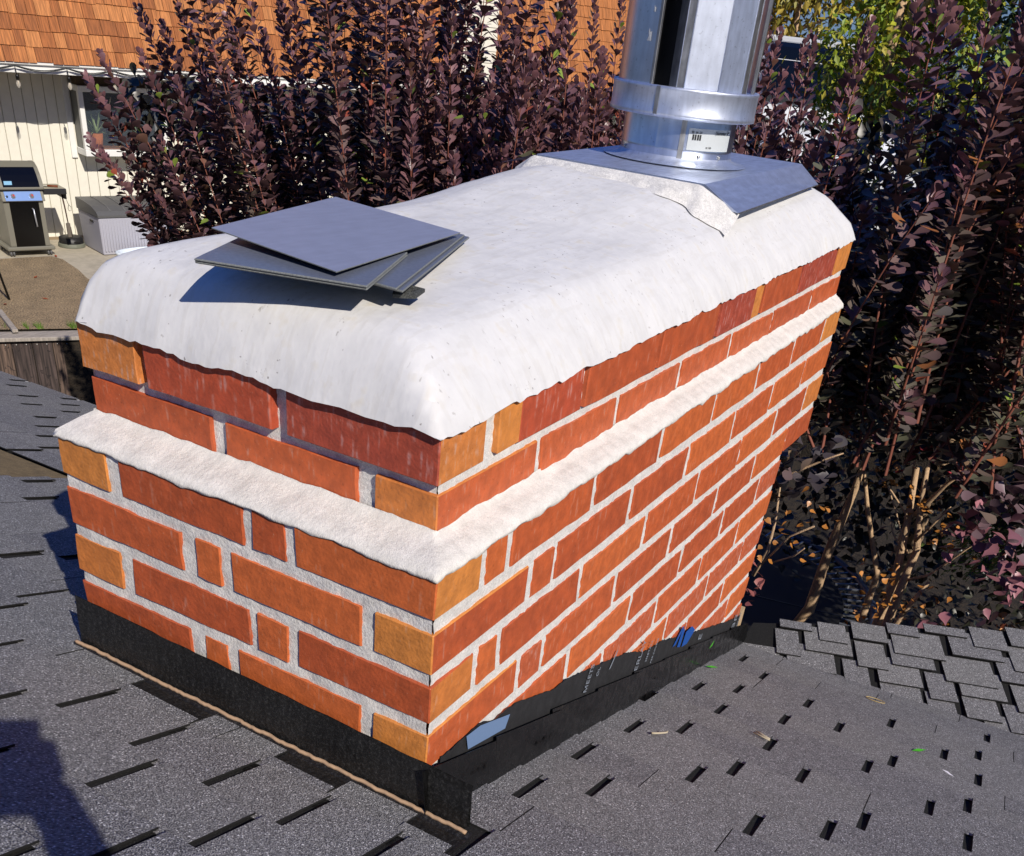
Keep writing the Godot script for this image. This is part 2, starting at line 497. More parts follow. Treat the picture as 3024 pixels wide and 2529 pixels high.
	var all_rest := mb(); var all_top := mb()
	var n := 0
	for s in shown:
		if n < 210:
			var sh := mb(); var sh2 := mb()
			tab(sh, sh2, s[1])
			two_faced("shingle", sh, M.asphalt_edge, sh2, M.shingle[rng.randi() % 4], roof)
		else: tab(all_rest, all_top, s[1])
		n += 1
	for q in rest: tab(all_rest, all_top, q)
	var o = two_faced("far_shingles", all_rest, M.asphalt_edge, all_top, M.shingle[1], roof); o.set_meta("kind", "stuff")
	lower_bend(h)

func two_faced(called: String, st: SurfaceTool, m: Material, st2: SurfaceTool, m2: Material, parent: Node) -> MeshInstance3D:
	st.generate_normals(); st2.generate_normals()
	var me: ArrayMesh = st.commit(); st2.commit(me)
	me.surface_set_material(0, m); me.surface_set_material(1, m2)
	return put(called, me, null, parent)

func tab(st: SurfaceTool, st2: SurfaceTool, q: Array):
	var zb: float = q[2]; var zt: float = zb + 0.162
	var lift := rng.randf_range(-0.0006, 0.0008)
	zt = 0.257 - 0.1495 * q[3] + 0.162
	var c := []
	var skew := rng.randf_range(-0.002, 0.002)
	for k in 2: for j in 2: for i in 2:
		var z: float = (zt if k else zb + (skew if i else -skew))
		if q[3] == 18 and q[0] > 0.0:
			z = -2.262 if k else -2.302 - 0.13 * (q[1] if i else q[0])
		var up: float = (0.0025 if k else 0.0095) + lift
		c.append(Vector3(q[1] if i else q[0], roofy(z) + (up if j else up - 0.005), z))
	hexa(st, c, 0.0008, 3, st2)

# the strip of roof past the bend: it tips back up towards the eave, its butts face the photographer
const G2 := 0.18
var N2 := Vector2(0.37139, 0.92848)
func bend_y(x: float, z: float) -> float:
	return -1.198 - G2 * (N2.x * (x - 0.02) + N2.y * (z + 2.305)) + 0.004
func st_at(s: float, t: float, up := 0.0) -> Vector3:     # s along the rise, t along the courses
	var x := s * N2.x + t * N2.y; var z := s * N2.y - t * N2.x
	return Vector3(x, bend_y(x, z) + up, z)

func eave_z(x: float) -> float: return -2.45 - 0.64 * maxf(x, -0.2)
func clip_s(t: float) -> float:   # smallest s that is still inside the eave line for this t
	# z = -2.45 - 0.64 x with x = s nx + t ny, z = s ny - t nx
	return (-2.45 + t * N2.x - 0.64 * t * N2.y) / (N2.y + 0.64 * N2.x)

func lower_bend(h: Node3D):
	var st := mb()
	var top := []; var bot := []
	var xs := [0.012, 0.25, 0.5, 0.75, 1.0, 1.3, 1.8, 2.6, 3.6, 5.0]  # carried on unseen to the right so the strip shades the ground
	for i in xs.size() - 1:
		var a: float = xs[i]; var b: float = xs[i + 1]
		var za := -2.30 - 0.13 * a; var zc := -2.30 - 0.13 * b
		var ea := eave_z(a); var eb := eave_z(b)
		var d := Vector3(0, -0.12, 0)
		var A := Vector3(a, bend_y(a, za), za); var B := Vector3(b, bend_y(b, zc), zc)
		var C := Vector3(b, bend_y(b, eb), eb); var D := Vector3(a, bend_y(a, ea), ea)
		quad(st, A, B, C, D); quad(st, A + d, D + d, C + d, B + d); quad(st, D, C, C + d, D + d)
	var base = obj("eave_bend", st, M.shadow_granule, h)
	# staggered tabs
	var n := 0
	for row in 12:
		var s0 := -1.62 - 0.118 * row
		var t := 0.62 + rng.randf() * 0.1
		var low := row % 2 == 0
		while t < 2.3:
			var w := rng.randf_range(0.09, 0.21)
			var gap := rng.randf_range(0.016, 0.036)
			var sb := s0 - (0.0 if low else 0.045) + rng.randf_range(-0.004, 0.004)
			low = not low
			var sf := sb - 0.165
			var tm := t + w / 2
			var lim := clip_s(tm) + rng.randf_range(-0.004, 0.003)
			if sf < lim: sf = lim
			var p := st_at(sb, tm)
			var pl := st_at(sb, t)
			if sb - sf > 0.02 and p.z < -2.05 - 0.13 * p.x and pl.x > 0.012 and p.x < 1.75:
				var c := []
				for k in 2: for j in 2: for i in 2:
					var s := sb if k else sf
					var up := 0.018 if k else 0.006
					if sb - sf < 0.15 and not k: up = lerpf(0.018, 0.006, (sb - sf) / 0.165)
					c.append(st_at(s, t + (w if i else 0.0), up - (0.0 if j else 0.006)))
				var sh := mb(); var sh2 := mb()
				hexa(sh, c, 0.0008, 3, sh2)
				two_faced("shingle", sh, M.asphalt_edge, sh2, M.shingle[rng.randi() % 4], base)
				n += 1
			t += w + gap

# ---------------------------------------------------------------- chimney
func ny(n: float, z: float) -> float:    # height of the bottom of lower course n (0 = the top one) at depth z
	return -n * (0.1016 + 0.0056 * -z) - 0.003 * n

func ux(z: float) -> float: return lerpf(-0.06, -0.036, clampf((-z - 0.08) / 2.45, 0, 1))   # right face of the upper tier
func uz_end() -> float: return -2.545

func pick(a: Array): return a[rng.randi() % a.size()]

func brick_at(ch: Node3D, c: Array, m: Material, alt := -1, m2: Material = null, face := -1):
	for i in 8: c[i] += Vector3(rng.randf_range(-1, 1), rng.randf_range(-1, 1), rng.randf_range(-1, 1)) * 0.0014
	var st := mb()
	if alt < 0:
		if face >= 0: rough_brick(st, c, face)
		else: hexa(st, c, 0.0022)
		obj("brick", st, m, ch)
		return
	var st2 := mb()
	hexa(st, c, 0.0022, alt, st2)
	st.generate_normals(); st2.generate_normals()
	var me: ArrayMesh = st.commit()
	st2.commit(me)
	me.surface_set_material(0, m); me.surface_set_material(1, m2)
	put("brick", me, null, ch)

# one brick seen by one face (1: +x, 5: +z), its outline broken up a little
func rough_brick(st: SurfaceTool, c: Array, face: int):
	var id: Array = [[4, 0, 2, 6], [5, 1, 3, 7]][0] if false else ([5, 1, 3, 7] if face == 1 else [4, 5, 7, 6])
	var inn: Vector3 = Vector3(-1, 0, 0) if face == 1 else Vector3(0, 0, -1)
	var o := []; var mids := []
	for e in 4:
		var a: Vector3 = c[id[e]]; var b: Vector3 = c[id[(e + 1) % 4]]
		var d := (b - a); var n := maxi(2, int(d.length() / 0.05))
		var across := d.normalized().cross(inn)
		for i in n:
			var p := a.lerp(b, (i + (0.0 if i == 0 else rng.randf_range(-0.25, 0.25))) / n)
			p += across * rng.randf_range(-0.0016, 0.0022)
			o.append(p)
	var mid := Vector3.ZERO
	for p in o: mid += p / o.size()
	var N := o.size()
	for i in N:
		var a: Vector3 = o[i]; var b: Vector3 = o[(i + 1) % N]
		var a1 := a.lerp(mid, 0.02) ; var b1 := b.lerp(mid, 0.02)
		tri(st, mid, a1, b1)
		quad(st, a + inn * 0.0022, b + inn * 0.0022, b1, a1)
		quad(st, a + inn * 0.05, b + inn * 0.05, b + inn * 0.0022, a + inn * 0.0022)

func c8(x0, x1, y00, y01, y10, y11, z0, z1) -> Array:   # z0 far end: bottom y00, top y01; z1 near end: bottom y10, top y11
	return [Vector3(x0, y00, z0), Vector3(x1, y00, z0), Vector3(x0, y01, z0), Vector3(x1, y01, z0),
		Vector3(x0, y10, z1), Vector3(x1, y10, z1), Vector3(x0, y11, z1), Vector3(x1, y11, z1)]

func chimney():
	var ch := thing("chimney", "red brick chimney with a white cement crown beside the grey shingles", "chimney")
	var H := 0.079
	var W := -0.868
	# ---- lower tier, 12 courses
	var odd_f := [[-0.868, -0.739], [-0.707, -0.404], [-0.383, -0.311]]            # front bricks without the corner one
	var even_f := [[-0.868, -0.562], [-0.525, -0.467], [-0.438, -0.147]]
	for n in 12:
		var odd := n % 2 == 0          # courses 1, 3, 5 ... start with a header on the long side
		var zend := -2.525 if n < 4 else -2.205
		var ht := func(z: float) -> float: return ny(n, z) + H * (1.0 + 0.05 * -z)
		# front face
		if n < 5:
			var row: Array = odd_f if odd else even_f
			for i in row.size():
				var m: Material = pick(M.brick)
				if odd and i == 0: m = pick(M.orange)
				if not odd and i == 1: m = M.brick[2]
				brick_at(ch, c8(row[i][0], row[i][1], ny(n, 0), ny(n, 0) + H, ny(n, 0), ny(n, 0) + H, -0.1, 0.0), m, -1, null, 5)
			var zc := -0.138 if odd else -0.318
			var c := c8(-0.288 if odd else -0.119, 0.0, ny(n, zc), ht.call(zc), ny(n, 0), ny(n, 0) + H, zc, 0.0)
			if odd: brick_at(ch, c, pick(M.brick), 1, pick(M.orange))
			else: brick_at(ch, c, pick(M.orange), 1, pick(M.brick))
		# long face
		var joints := []
		var z := 0.0
		if odd: joints = [[-0.159, -0.222], [-0.244, -0.564]]
		else: joints = [[-0.338, -0.420]]
		z = joints[-1][1] - 0.018
		if odd: z = -0.585
		else: z = -0.438
		while z > zend + 0.03:
			var e := z - 0.327 - (0.016 if absf(z + 0.438) < 0.01 else 0.0)
			if e < zend + 0.04: e = zend
			joints.append([z, e])
			z = e - 0.024
		for i in joints.size():
			var j: Array = joints[i]
			var top: float = ht.call(j[1])
			if top < roofy(j[1]) + 0.02 and top < roofy(j[0]) - 0.02: continue
			var m: Material = pick(M.brick)
			if n == 3 and i == 0: m = M.orange[0]
			if i == joints.size() - 1 and j[0] - j[1] < 0.2: m = pick(M.orange)
			if rng.randf() < 0.22 and n > 1: m = M.hazy
			brick_at(ch, c8(-0.1, 0.0, ny(n, j[1]), ht.call(j[1]), ny(n, j[0]), ht.call(j[0]), j[1], j[0]), m, -1, null, 1)
		# left face
		z = -0.118 if odd else -0.438
		if not odd: z = -0.118
		while z > zend + 0.03:
			var e := z - (0.334 if not odd or z < -0.2 else 0.17)
			if e < zend + 0.04: e = zend
			if ht.call(e) > roofy(e) - 0.1:
				brick_at(ch, c8(W, W + 0.1, ny(n, e), ht.call(e), ny(n, z), ht.call(z), e, z), pick(M.brick))
			z = e - 0.017
		# far face
		if n < 9:
			var x := W + 0.104
			while x < -0.12:
				var e := minf(x + 0.31, -0.104)
				brick_at(ch, c8(x, e, ny(n, zend), ht.call(zend), ny(n, zend), ht.call(zend), zend, zend + 0.1), pick(M.brick))
				x = e + 0.017
	# ---- upper tier: U2 (lower) and U1 (upper)
	for lev in 2:
		var y0 := 0.104 if lev == 0 else 0.194
		var hh := 0.068 if lev == 0 else 0.0815
		var zf := -0.085 if lev == 0 else -0.072
		var out := 0.0 if lev == 0 else 0.006
		var bot := func(z: float) -> float: return y0 + (0.012 if lev else 0.006) * -z / 2.5
		var ph := func(z: float) -> float: return bot.call(z) + hh + 0.006 * -z / 2.5
		var row := [[-0.853, -0.549], [-0.518, -0.224]] if lev == 0 else [[-0.855, -0.709], [-0.686, -0.394]]
		for i in 2:
			var m: Material = pick(M.white_brick) if lev else pick(M.brick)
			if lev and i == 0: m = M.orange_white
			brick_at(ch, c8(row[i][0], row[i][1], y0, y0 + hh, y0, y0 + hh, zf - 0.1, zf), m, -1, null, 5)
		var xc := -0.186 if lev == 0 else -0.361
		var zc := -0.408 if lev == 0 else -0.208
		var x1: float = ux(zf) + out
		var cc := c8(xc, x1, bot.call(zc), ph.call(zc), y0, y0 + hh, zc, zf)
		for i in [1, 3]: cc[i].x = ux(zc) + out
		if lev == 0: brick_at(ch, cc, M.orange[1], 1, M.brick[0])
		else: brick_at(ch, cc, M.white_brick[0], 1, M.orange_white)
		var js := [[-0.428, -0.746], [-0.768, -1.090], [-1.112, -1.443], [-1.465, -1.792], [-1.814, -2.198], [-2.220, uz_end()]] if lev == 0 else \
			[[-0.250, -0.556], [-0.578, -0.916], [-0.938, -1.278], [-1.300, -1.617], [-1.639, -1.972], [-1.994, -2.375], [-2.397, uz_end()]]
		for i in js.size():
			var j: Array = js[i]
			var m: Material = pick(M.brick)
			if lev: m = pick(M.white_brick) if rng.randf() < 0.55 else pick(M.brick)
			if lev and i == js.size() - 1: m = M.orange[0]
			var c := c8(ux(j[1]) - 0.1, ux(j[1]) + out, bot.call(j[1]), ph.call(j[1]), bot.call(j[0]), ph.call(j[0]), j[1], j[0])
			c[5].x = ux(j[0]) + out; c[7].x = c[5].x
			if lev and (i == 0 or i == 3):      # a brick with an orange end
				var d := c.duplicate()
				var f := 0.24
				for q in 4:
					d[4 + q] = c[4 + q]
					d[q] = c[4 + q].lerp(c[q], f if i == 0 else f)
				if i == 3:
					for q in 4: d[q] = c[q]; d[4 + q] = c[4 + q].lerp(c[q], 0.8)
				var e := c.duplicate()
				if i == 0:
					for q in 4: e[4 + q] = d[q]
				else:
					for q in 4: e[q] = d[4 + q]
				brick_at(ch, d, M.orange[0]); brick_at(ch, e, m)
			else: brick_at(ch, c, m, -1, null, 1)
		var z := zf - 0.1
		while z > uz_end() + 0.03:
			var e := maxf(z - 0.334, uz_end())
			if e - uz_end() < 0.05: e = uz_end()
			brick_at(ch, c8(-0.856, -0.756, bot.call(e), ph.call(e), bot.call(z), ph.call(z), e, z), pick(M.brick))
			z = e - 0.017
		var x := -0.75
		while x < -0.16:
			var e := minf(x + 0.31, -0.14)
			brick_at(ch, c8(x, e, bot.call(uz_end()), ph.call(uz_end()), bot.call(uz_end()), ph.call(uz_end()), uz_end(), uz_end() + 0.1), pick(M.brick))
			x = e + 0.017
	# ---- mortar bodies, uneven, slightly behind the brick faces
	var nz := noise(9.0, 3, 51); var nf := noise(60.0, 2, 52)
	var rec := func(p: Vector3) -> float: return -0.0042 + 0.0030 * nz.get_noise_3dv(p) + 0.0030 * nf.get_noise_3dv(p)
	var st := mb(true)
	var lower := func(st: SurfaceTool, zend: float, yb: float, yt: float, y_far_b: float):
		var nzc := int(-zend / 0.013); var nyc := int((yt - yb) / 0.011)
		grid(st, nyc, nzc, func(i, j):     # long face
			var p := Vector3(0, lerpf(yb, yt, float(i) / nyc), zend * (1 - float(j) / nzc))
			var r: float = rec.call(p)
			if j == nzc: p.z -= 0.006
			if j == 0: p.z += 0.006
			p.x += r
			return p)
		quad(st, Vector3(W + 0.006, yb, zend + 0.006), Vector3(-0.006, yb, zend + 0.006), Vector3(-0.006, yt, zend + 0.006), Vector3(W + 0.006, yt, zend + 0.006))
		grid(st, 20, 120, func(i, j):
			var p := Vector3(W, lerpf(yb, yt, i / 20.0), zend * j / 120.0)
			p.x -= rec.call(p)
			if j == 0: p.z -= 0.006
			return p)
	lower.call(st, -2.523, -0.345, 0.082, 0.0)
	var nx := 80; var nyy := 60
	grid(st, nyy, nx, func(i, j):
		var p := Vector3(W + 0.006 + (-0.012 - W) * j / nx, lerpf(-0.52, 0.082, float(i) / nyy), 0)
		p.z += rec.call(p)
		return p)
	obj("mortar", st, M.mortar, ch)
	st = mb(true)
	lower.call(st, -2.203, -1.6, -0.344, 0.0)
	obj("mortar", st, M.mortar, ch)
	st = mb()
	for q in [[-2.523, -2.203, -0.345]]:    # underside of the corbelled end
		quad(st, Vector3(W + 0.006, q[2], q[0]), Vector3(-0.006, q[2], q[0]), Vector3(-0.006, q[2], q[1]), Vector3(W + 0.006, q[2], q[1]))
	obj("mortar", st, M.mortar, ch)
	st = mb(true)
	var ym := func(i: int, n: int, z: float) -> float: return lerpf(0.085, 0.31, float(i) / n)
	grid(st, 20, 190, func(i, j):
		var z := lerpf(uz_end() + 0.007, -0.09, j / 190.0)
		var p := Vector3(ux(z), lerpf(0.085, 0.292, i / 20.0), z)
		p.x += rec.call(p) - 0.001
		return p)
	grid(st, 20, 70, func(i, j):
		var p := Vector3(lerpf(-0.851, ux(-0.08) - 0.007, j / 70.0), lerpf(0.085, 0.31, i / 20.0), -0.085)
		p.z += rec.call(p) * 1.3 - 0.002
		return p)
	quad(st, Vector3(-0.85, 0.085, uz_end()), Vector3(-0.85, 0.085, -0.09), Vector3(-0.85, 0.31, -0.09), Vector3(-0.85, 0.31, uz_end()))
	quad(st, Vector3(-0.045, 0.085, uz_end() + 0.006), Vector3(-0.85, 0.085, uz_end() + 0.006), Vector3(-0.85, 0.31, uz_end() + 0.006), Vector3(-0.045, 0.31, uz_end() + 0.006))
	obj("mortar", st, M.mortar, ch)
	# ---- sloping white wash on the step between the tiers
	st = mb(true)
	var jag := noise(14.0, 3, 61); var lump := noise(7.0, 3, 62)
	var pr := [[-0.012, 0.112], [0.0, 0.108], [0.35, 0.1005], [0.7, 0.092], [0.93, 0.0865], [1.0, 0.0795], [1.005, 0.0745], [0.96, 0.0735]]
	var wash := func(nn: int, inner: Callable, outer: Callable):
		grid(st, nn, pr.size() - 1, func(i, j):
			var a: Vector3 = inner.call(float(i) / nn); var b: Vector3 = outer.call(float(i) / nn)
			var p := a.lerp(b, pr[j][0])
			p.y = pr[j][1] + 0.011 * clampf(-p.z / 2.5, 0, 1) + 0.0035 * lump.get_noise_3dv(p * 1.0)
			if j < 2: p.y += 0.006 * jag.get_noise_3dv(p)
			if j > 4: p.y += 0.0075 * jag.get_noise_3dv(p + Vector3(3, 0, 3)) * (j - 4) / 2.0
			return p)
	wash.call(220, func(t): return Vector3(ux(lerpf(uz_end(), -0.083, t)) + 0.0005, 0, lerpf(uz_end(), -0.083, t)), func(t): return Vector3(0.003, 0, lerpf(-2.53, 0.003, t)))
	wash.call(90, func(t): return Vector3(lerpf(ux(-0.083) + 0.0005, -0.858, t), 0, -0.083), func(t): return Vector3(lerpf(0.003, -0.872, t), 0, 0.003))
	wash.call(160, func(t): return Vector3(-0.857, 0, lerpf(-0.083, uz_end(), t)), func(t): return Vector3(-0.872, 0, lerpf(0.003, -2.53, t)))
	obj("cement_wash", st, M.wash, ch, "white cement ledge sloping between the two brick tiers")
	crown(ch)
	flashing(ch)

func crown_y(d: float, z: float, x: float) -> float:
	var P := [[0.0, 0.0], [0.006, 0.022], [0.015, 0.048], [0.028, 0.080], [0.045, 0.110], [0.056, 0.122], [0.075, 0.130], [0.12, 0.140], [0.2, 0.152], [0.3, 0.162], [0.42, 0.169]]
	var y: float = P[-1][1]
	for i in P.size() - 1:
		if d <= P[i + 1][0]:
			y = lerpf(P[i][1], P[i + 1][1], (d - P[i][0]) / (P[i + 1][0] - P[i][0]))
			break
	var far := clampf(-z / 2.5, 0, 1)
	y *= 0.93 + 0.10 * far
	return y

func left_d(d: float) -> float:     # the left side stands steeper and is rounder
	var P := [[0.0, 0.0], [0.006, 0.022], [0.02, 0.042], [0.05, 0.072], [0.1, 0.15], [0.2, 0.33], [0.9, 1.0]]
	for i in P.size() - 1:
		if d <= P[i + 1][0]: return lerpf(P[i][1], P[i + 1][1], (d - P[i][0]) / (P[i + 1][0] - P[i][0]))
	return 1.0

func crown(ch: Node3D):
	var st := mb(true)
	var jag := noise(8.0, 3, 71); var lump := noise(3.0, 3, 72); var fine := noise(16.0, 3, 73)
	var us := [0.0, 0.006, 0.015, 0.028, 0.045, 0.056, 0.075, 0.10, 0.13]
	var X0 := -0.843; var X1 := -0.046; var Z0 := -2.572; var Z1 := -0.060
	var xs := us.map(func(u): return X0 + u * 0.95)
	var k := 0.0
	while xs[-1] + 0.022 < X1 - 0.30: xs.append(xs[-1] + 0.015)
	var tail := us.duplicate(); tail.reverse()
	for u in tail: xs.append(X1 - u * 1.9)
	var zs := us.map(func(u): return Z0 + u)
	while zs[-1] + 0.02 < Z1 - 0.193: zs.append(zs[-1] + 0.013)
	for u in tail: zs.append(Z1 - u * 1.2)
	var top := func(i: int, j: int) -> Vector3:
		var x: float = xs[i]; var z: float = zs[j]
		var dl := left_d(x - X0); var dr := (X1 - x) / 1.95; var df := (Z1 - z) / 1.25; var db := z - Z0
		var a := minf(dl, dr); var b := minf(df, db)
		var m := minf(a, b)
		# round the corners above the skirt
		var r := 0.10
		if a < r and b < r:
			var q := r - sqrt((r - a) * (r - a) + (r - b) * (r - b))
			m = lerpf(m, maxf(q, 0.0), clampf((m - 0.035) / 0.06, 0, 1) * 0.6)
		var p := Vector3(x, 0, z)
		var y := 0.276 + 0.022 * clampf(-z / 2.5, 0, 1)
		var e := clampf(1 - m / 0.03, 0, 1)
		y += (0.008 * jag.get_noise_3dv(p) + 0.005 * fine.get_noise_3dv(p * 2.0)) * e
		p.y = y + crown_y(maxf(m, 0.0), z, x) + (0.0026 * lump.get_noise_3dv(p) + 0.0008 * fine.get_noise_3dv(p)) * (1 - e)
		p.y += 0.038 * smoothstep(-0.85, -1.47, z) * smoothstep(0.05, 0.16, m)
		# fillet of mortar rising to the flue plate
		var w := 0.9 * smoothstep(-1.52, -1.60, z) * smoothstep(-2.55, -2.38, z) * smoothstep(-0.83, -0.72, x) * smoothstep(-0.27, -0.40, x)
		p.y = lerpf(p.y, maxf(p.y, 0.483 + 0.004 * fine.get_noise_3dv(p)), w)
		var o := 0.006 * lump.get_noise_3dv(p + Vector3(7, 0, 2)) * e
		if dr < 0.02: p.x += o + lerpf(0, 0.022, clampf((-z - 0.08) / 2.45, 0, 1))
		if df < 0.03: p.z += o
		return p
	grid(st, xs.size() - 1, zs.size() - 1, func(i, j): 
		var p: Vector3 = top.call(i, zs.size() - 1 - j)
		return p)
	# underside lip back to the brick
	st.set_smooth_group(-1)
	var nI: int = xs.size() - 1; var nJ: int = zs.size() - 1
	for j in nJ:
		var a: Vector3 = top.call(nI, j); var b: Vector3 = top.call(nI, j + 1)
		quad(st, a, b, b + Vector3(-0.03, 0.004, 0), a + Vector3(-0.03, 0.004, 0))
		a = top.call(0, j); b = top.call(0, j + 1)
		quad(st, b, a, a + Vector3(0.03, 0.004, 0), b + Vector3(0.03, 0.004, 0))
	for i in nI:
		var a: Vector3 = top.call(i, nJ); var b: Vector3 = top.call(i + 1, nJ)
		quad(st, b, a, a + Vector3(0, 0.004, -0.04), b + Vector3(0, 0.004, -0.04))
		a = top.call(i, 0); b = top.call(i + 1, 0)
		quad(st, a, b, b + Vector3(0, 0.004, 0.04), a + Vector3(0, 0.004, 0.04))
	var cr = obj("crown", st, M.crown, ch, "rounded white cement crown")
	# rough mortar packed against the near edge of the flue plate
	st = mb(true)
	grid(st, 60, 8, func(i, j):
		var x: float = lerpf(-0.80, -0.128, i / 60.0)
		var ey: float = 0.497 if x < -0.245 else lerpf(0.497, 0.447, (x + 0.245) / 0.115)
		if x < -0.75: ey = lerpf(0.46, 0.495, (x + 0.80) / 0.05)
		var z0 := -1.548
		var z1 := -1.475 + 0.03 * lump.get_noise_1d(x * 4.0)
		var m := minf((X1 + 0.018 - x) / 1.95, left_d(x - X0))
		var low := 0.290 + crown_y(maxf(m, 0.0), z1, x) - 0.004 + 0.038 * smoothstep(0.05, 0.16, m)
		var f: float = j / 8.0
		var p := Vector3(x, lerpf(ey, low, pow(f, 0.8)), lerpf(z0, z1, f))
		p.y += 0.006 * fine.get_noise_3dv(p * 1.5) * sin(PI * f)
		p.z += 0.008 * fine.get_noise_3dv(p * 1.2 + Vector3(4, 0, 0)) * sin(PI * f)
		return p)
	obj("mortar_fillet", st, M.mortar, cr)

func text_on(s: String, size: float, m: Material, parent: Node, xf: Transform3D, called := "lettering", font := "Droid Sans"):
	var t := TextMesh.new()
	var f := SystemFont.new(); f.font_names = PackedStringArray([font])
	t.font = f; t.text = s; t.font_size = 32; t.pixel_size = size / 32.0; t.depth = 0.0006
	t.curve_step = 4.0
	var o := put(called, t, m, parent)
	o.transform = xf
	return o

func flashing(ch: Node3D):
	# front apron: upstand, bend with a pale line, skirt on the shingles
	var st := mb()
	var nx := 40
	var bend := noise(3.0, 2, 81)
	var ft := func(x: float) -> float: return lerpf(-0.272, -0.284, (x + 0.88) / 0.99)
	var fb := func(x: float) -> float: return lerpf(-0.392, -0.384, (x + 0.88) / 0.99)
	grid(st, nx, 5, func(i, j):
		var x := lerpf(-0.884, 0.105, float(i) / nx)
		var y := lerpf(fb.call(x), ft.call(x), j / 5.0)
		return Vector3(x, y, 0.011 + 0.008 * (1 - j / 5.0) + 0.0035 * bend.get_noise_2d(x * 3.0, y * 4.0)))
	grid(st, nx, 1, func(i, j):
		var x := lerpf(-0.884, 0.105, float(i) / nx)
		return Vector3(x, ft.call(x) - 0.002 * j, 0.0125 - 0.004 * j) if j == 0 else Vector3(x, fb.call(x), 0.008))
	obj("apron_flashing", st, M.worn_metal, ch, "scuffed black sheet flashing along the foot of the front face")
	st = mb()
	grid(st, nx, 3, func(i, j):
		var x := lerpf(-0.888, 0.118, float(i) / nx)
		var z: float = [0.155, 0.10, 0.040, 0.020][j]
		return Vector3(x, roofy(z) + [-0.002, 0.001, 0.006, 0.016][j], z))
	obj("apron_skirt", st, M.worn_metal, ch)
	st = mb(true)
	var pts := []
	for i in 160:
		var x := lerpf(-0.888, 0.108, i / 159.0)
		pts.append(Vector3(x, roofy(0.028) + 0.0145 + 0.0012 * bend.get_noise_1d(x * 30), 0.026 + 0.003 * bend.get_noise_1d(x * 9 + 5)))
	tube(st, pts, 0.0042, 0.0042, 5)
	obj("sealant_line", st, mat(Color(0.70, 0.58, 0.46), 0.8), ch)
	# underlayment on the long face with its torn upper edge
	var edge := [[-0.03, -0.300], [-0.061, -0.309], [-0.178, -0.308], [-0.237, -0.338], [-0.315, -0.344], [-0.501, -0.412], [-0.565, -0.421], [-0.754, -0.481], [-0.952, -0.545], [-1.1, -0.62], [-1.249, -0.657], [-1.515, -0.766], [-1.721, -0.841], [-2.005, -0.95], [-2.215, -1.02]]
	var ey := func(z: float) -> float:
		for i in edge.size() - 1:
			if z <= edge[i][0] and z >= edge[i + 1][0]:
				return lerpf(edge[i][1], edge[i + 1][1], (z - edge[i][0]) / (edge[i + 1][0] - edge[i][0]))
		return edge[-1][1]
	st = mb()
	var tear := noise(12.0, 3, 83)
	grid(st, 180, 3, func(i, j):
		var z := lerpf(-2.21, -0.03, i / 180.0)
		var top: float = ey.call(z) + 0.006 * tear.get_noise_1d(z * 3)
		var p := Vector3(0.0035 + 0.002 * absf(tear.get_noise_2d(z * 4, j)), lerpf(top, -0.42 + 0.344 * z, j / 3.0), z)
		return p)
	var mem = obj("underlayment", st, M.membrane, ch, "black printed underlayment with a torn upper edge")
	var grey := mat(Color(0.50, 0.53, 0.57), 0.8)
	var blue := mat(Color(0.05, 0.30, 0.62), 0.7)
	var tape := mat(Color(0.42, 0.52, 0.66), 0.7)
	var on := func(pts2: Array, m: Material, called: String, x := 0.0075):
		var s2 := mb()
		for i in range(1, pts2.size() - 1):
			tri(s2, Vector3(x, pts2[0][1], pts2[0][0]), Vector3(x, pts2[i][1], pts2[i][0]), Vector3(x, pts2[i + 1][1], pts2[i + 1][0]))
		obj(called, s2, m, mem)
	on.call([[-0.124, -0.307], [-0.134, -0.345], [-0.281, -0.385], [-0.296, -0.357], [-0.174, -0.312]], tape, "tape_patch")
	# printed words run up the wall
	var up := func(z: float, y: float) -> Transform3D:
		return Transform3D(Basis(Vector3(0, 0.93, -0.37), Vector3(0, 0.37, 0.93), Vector3(1, 0, 0)), Vector3(0.0085, y, z))
	text_on("MEETS", 0.026, grey, mem, up.call(-0.70, -0.490))
	text_on("OL", 0.020, grey, mem, up.call(-0.755, -0.500))
	text_on("ERLAY", 0.034, grey, mem, up.call(-1.06, -0.610))
	text_on("INSTALL", 0.018, grey, mem, up.call(-1.13, -0.630))
	text_on("PER COURSE", 0.014, grey, mem, up.call(-1.18, -0.655))
	text_on("E", 0.05, grey, mem, up.call(-1.66, -0.845))
	text_on("BR", 0.055, grey, mem, up.call(-2.12, -1.005))
	text_on("ROOF SIDE", 0.014, grey, mem, up.call(-2.18, -1.03))
	on.call([[-0.83, -0.535], [-0.84, -0.535], [-0.875, -0.495], [-0.865, -0.495]], grey, "printed_stripe")
	on.call([[-1.36, -0.735], [-1.385, -0.74], [-1.44, -0.70], [-1.425, -0.69]], blue, "printed_logo_stroke")
	on.call([[-1.41, -0.76], [-1.44, -0.775], [-1.455, -0.715], [-1.43, -0.70]], blue, "printed_logo_stroke")
	on.call([[-1.46, -0.785], [-1.515, -0.80], [-1.575, -0.775], [-1.53, -0.74], [-1.475, -0.735]], blue, "printed_logo_stroke")
	# step flashing: overlapping bent pieces
	var z := -0.005
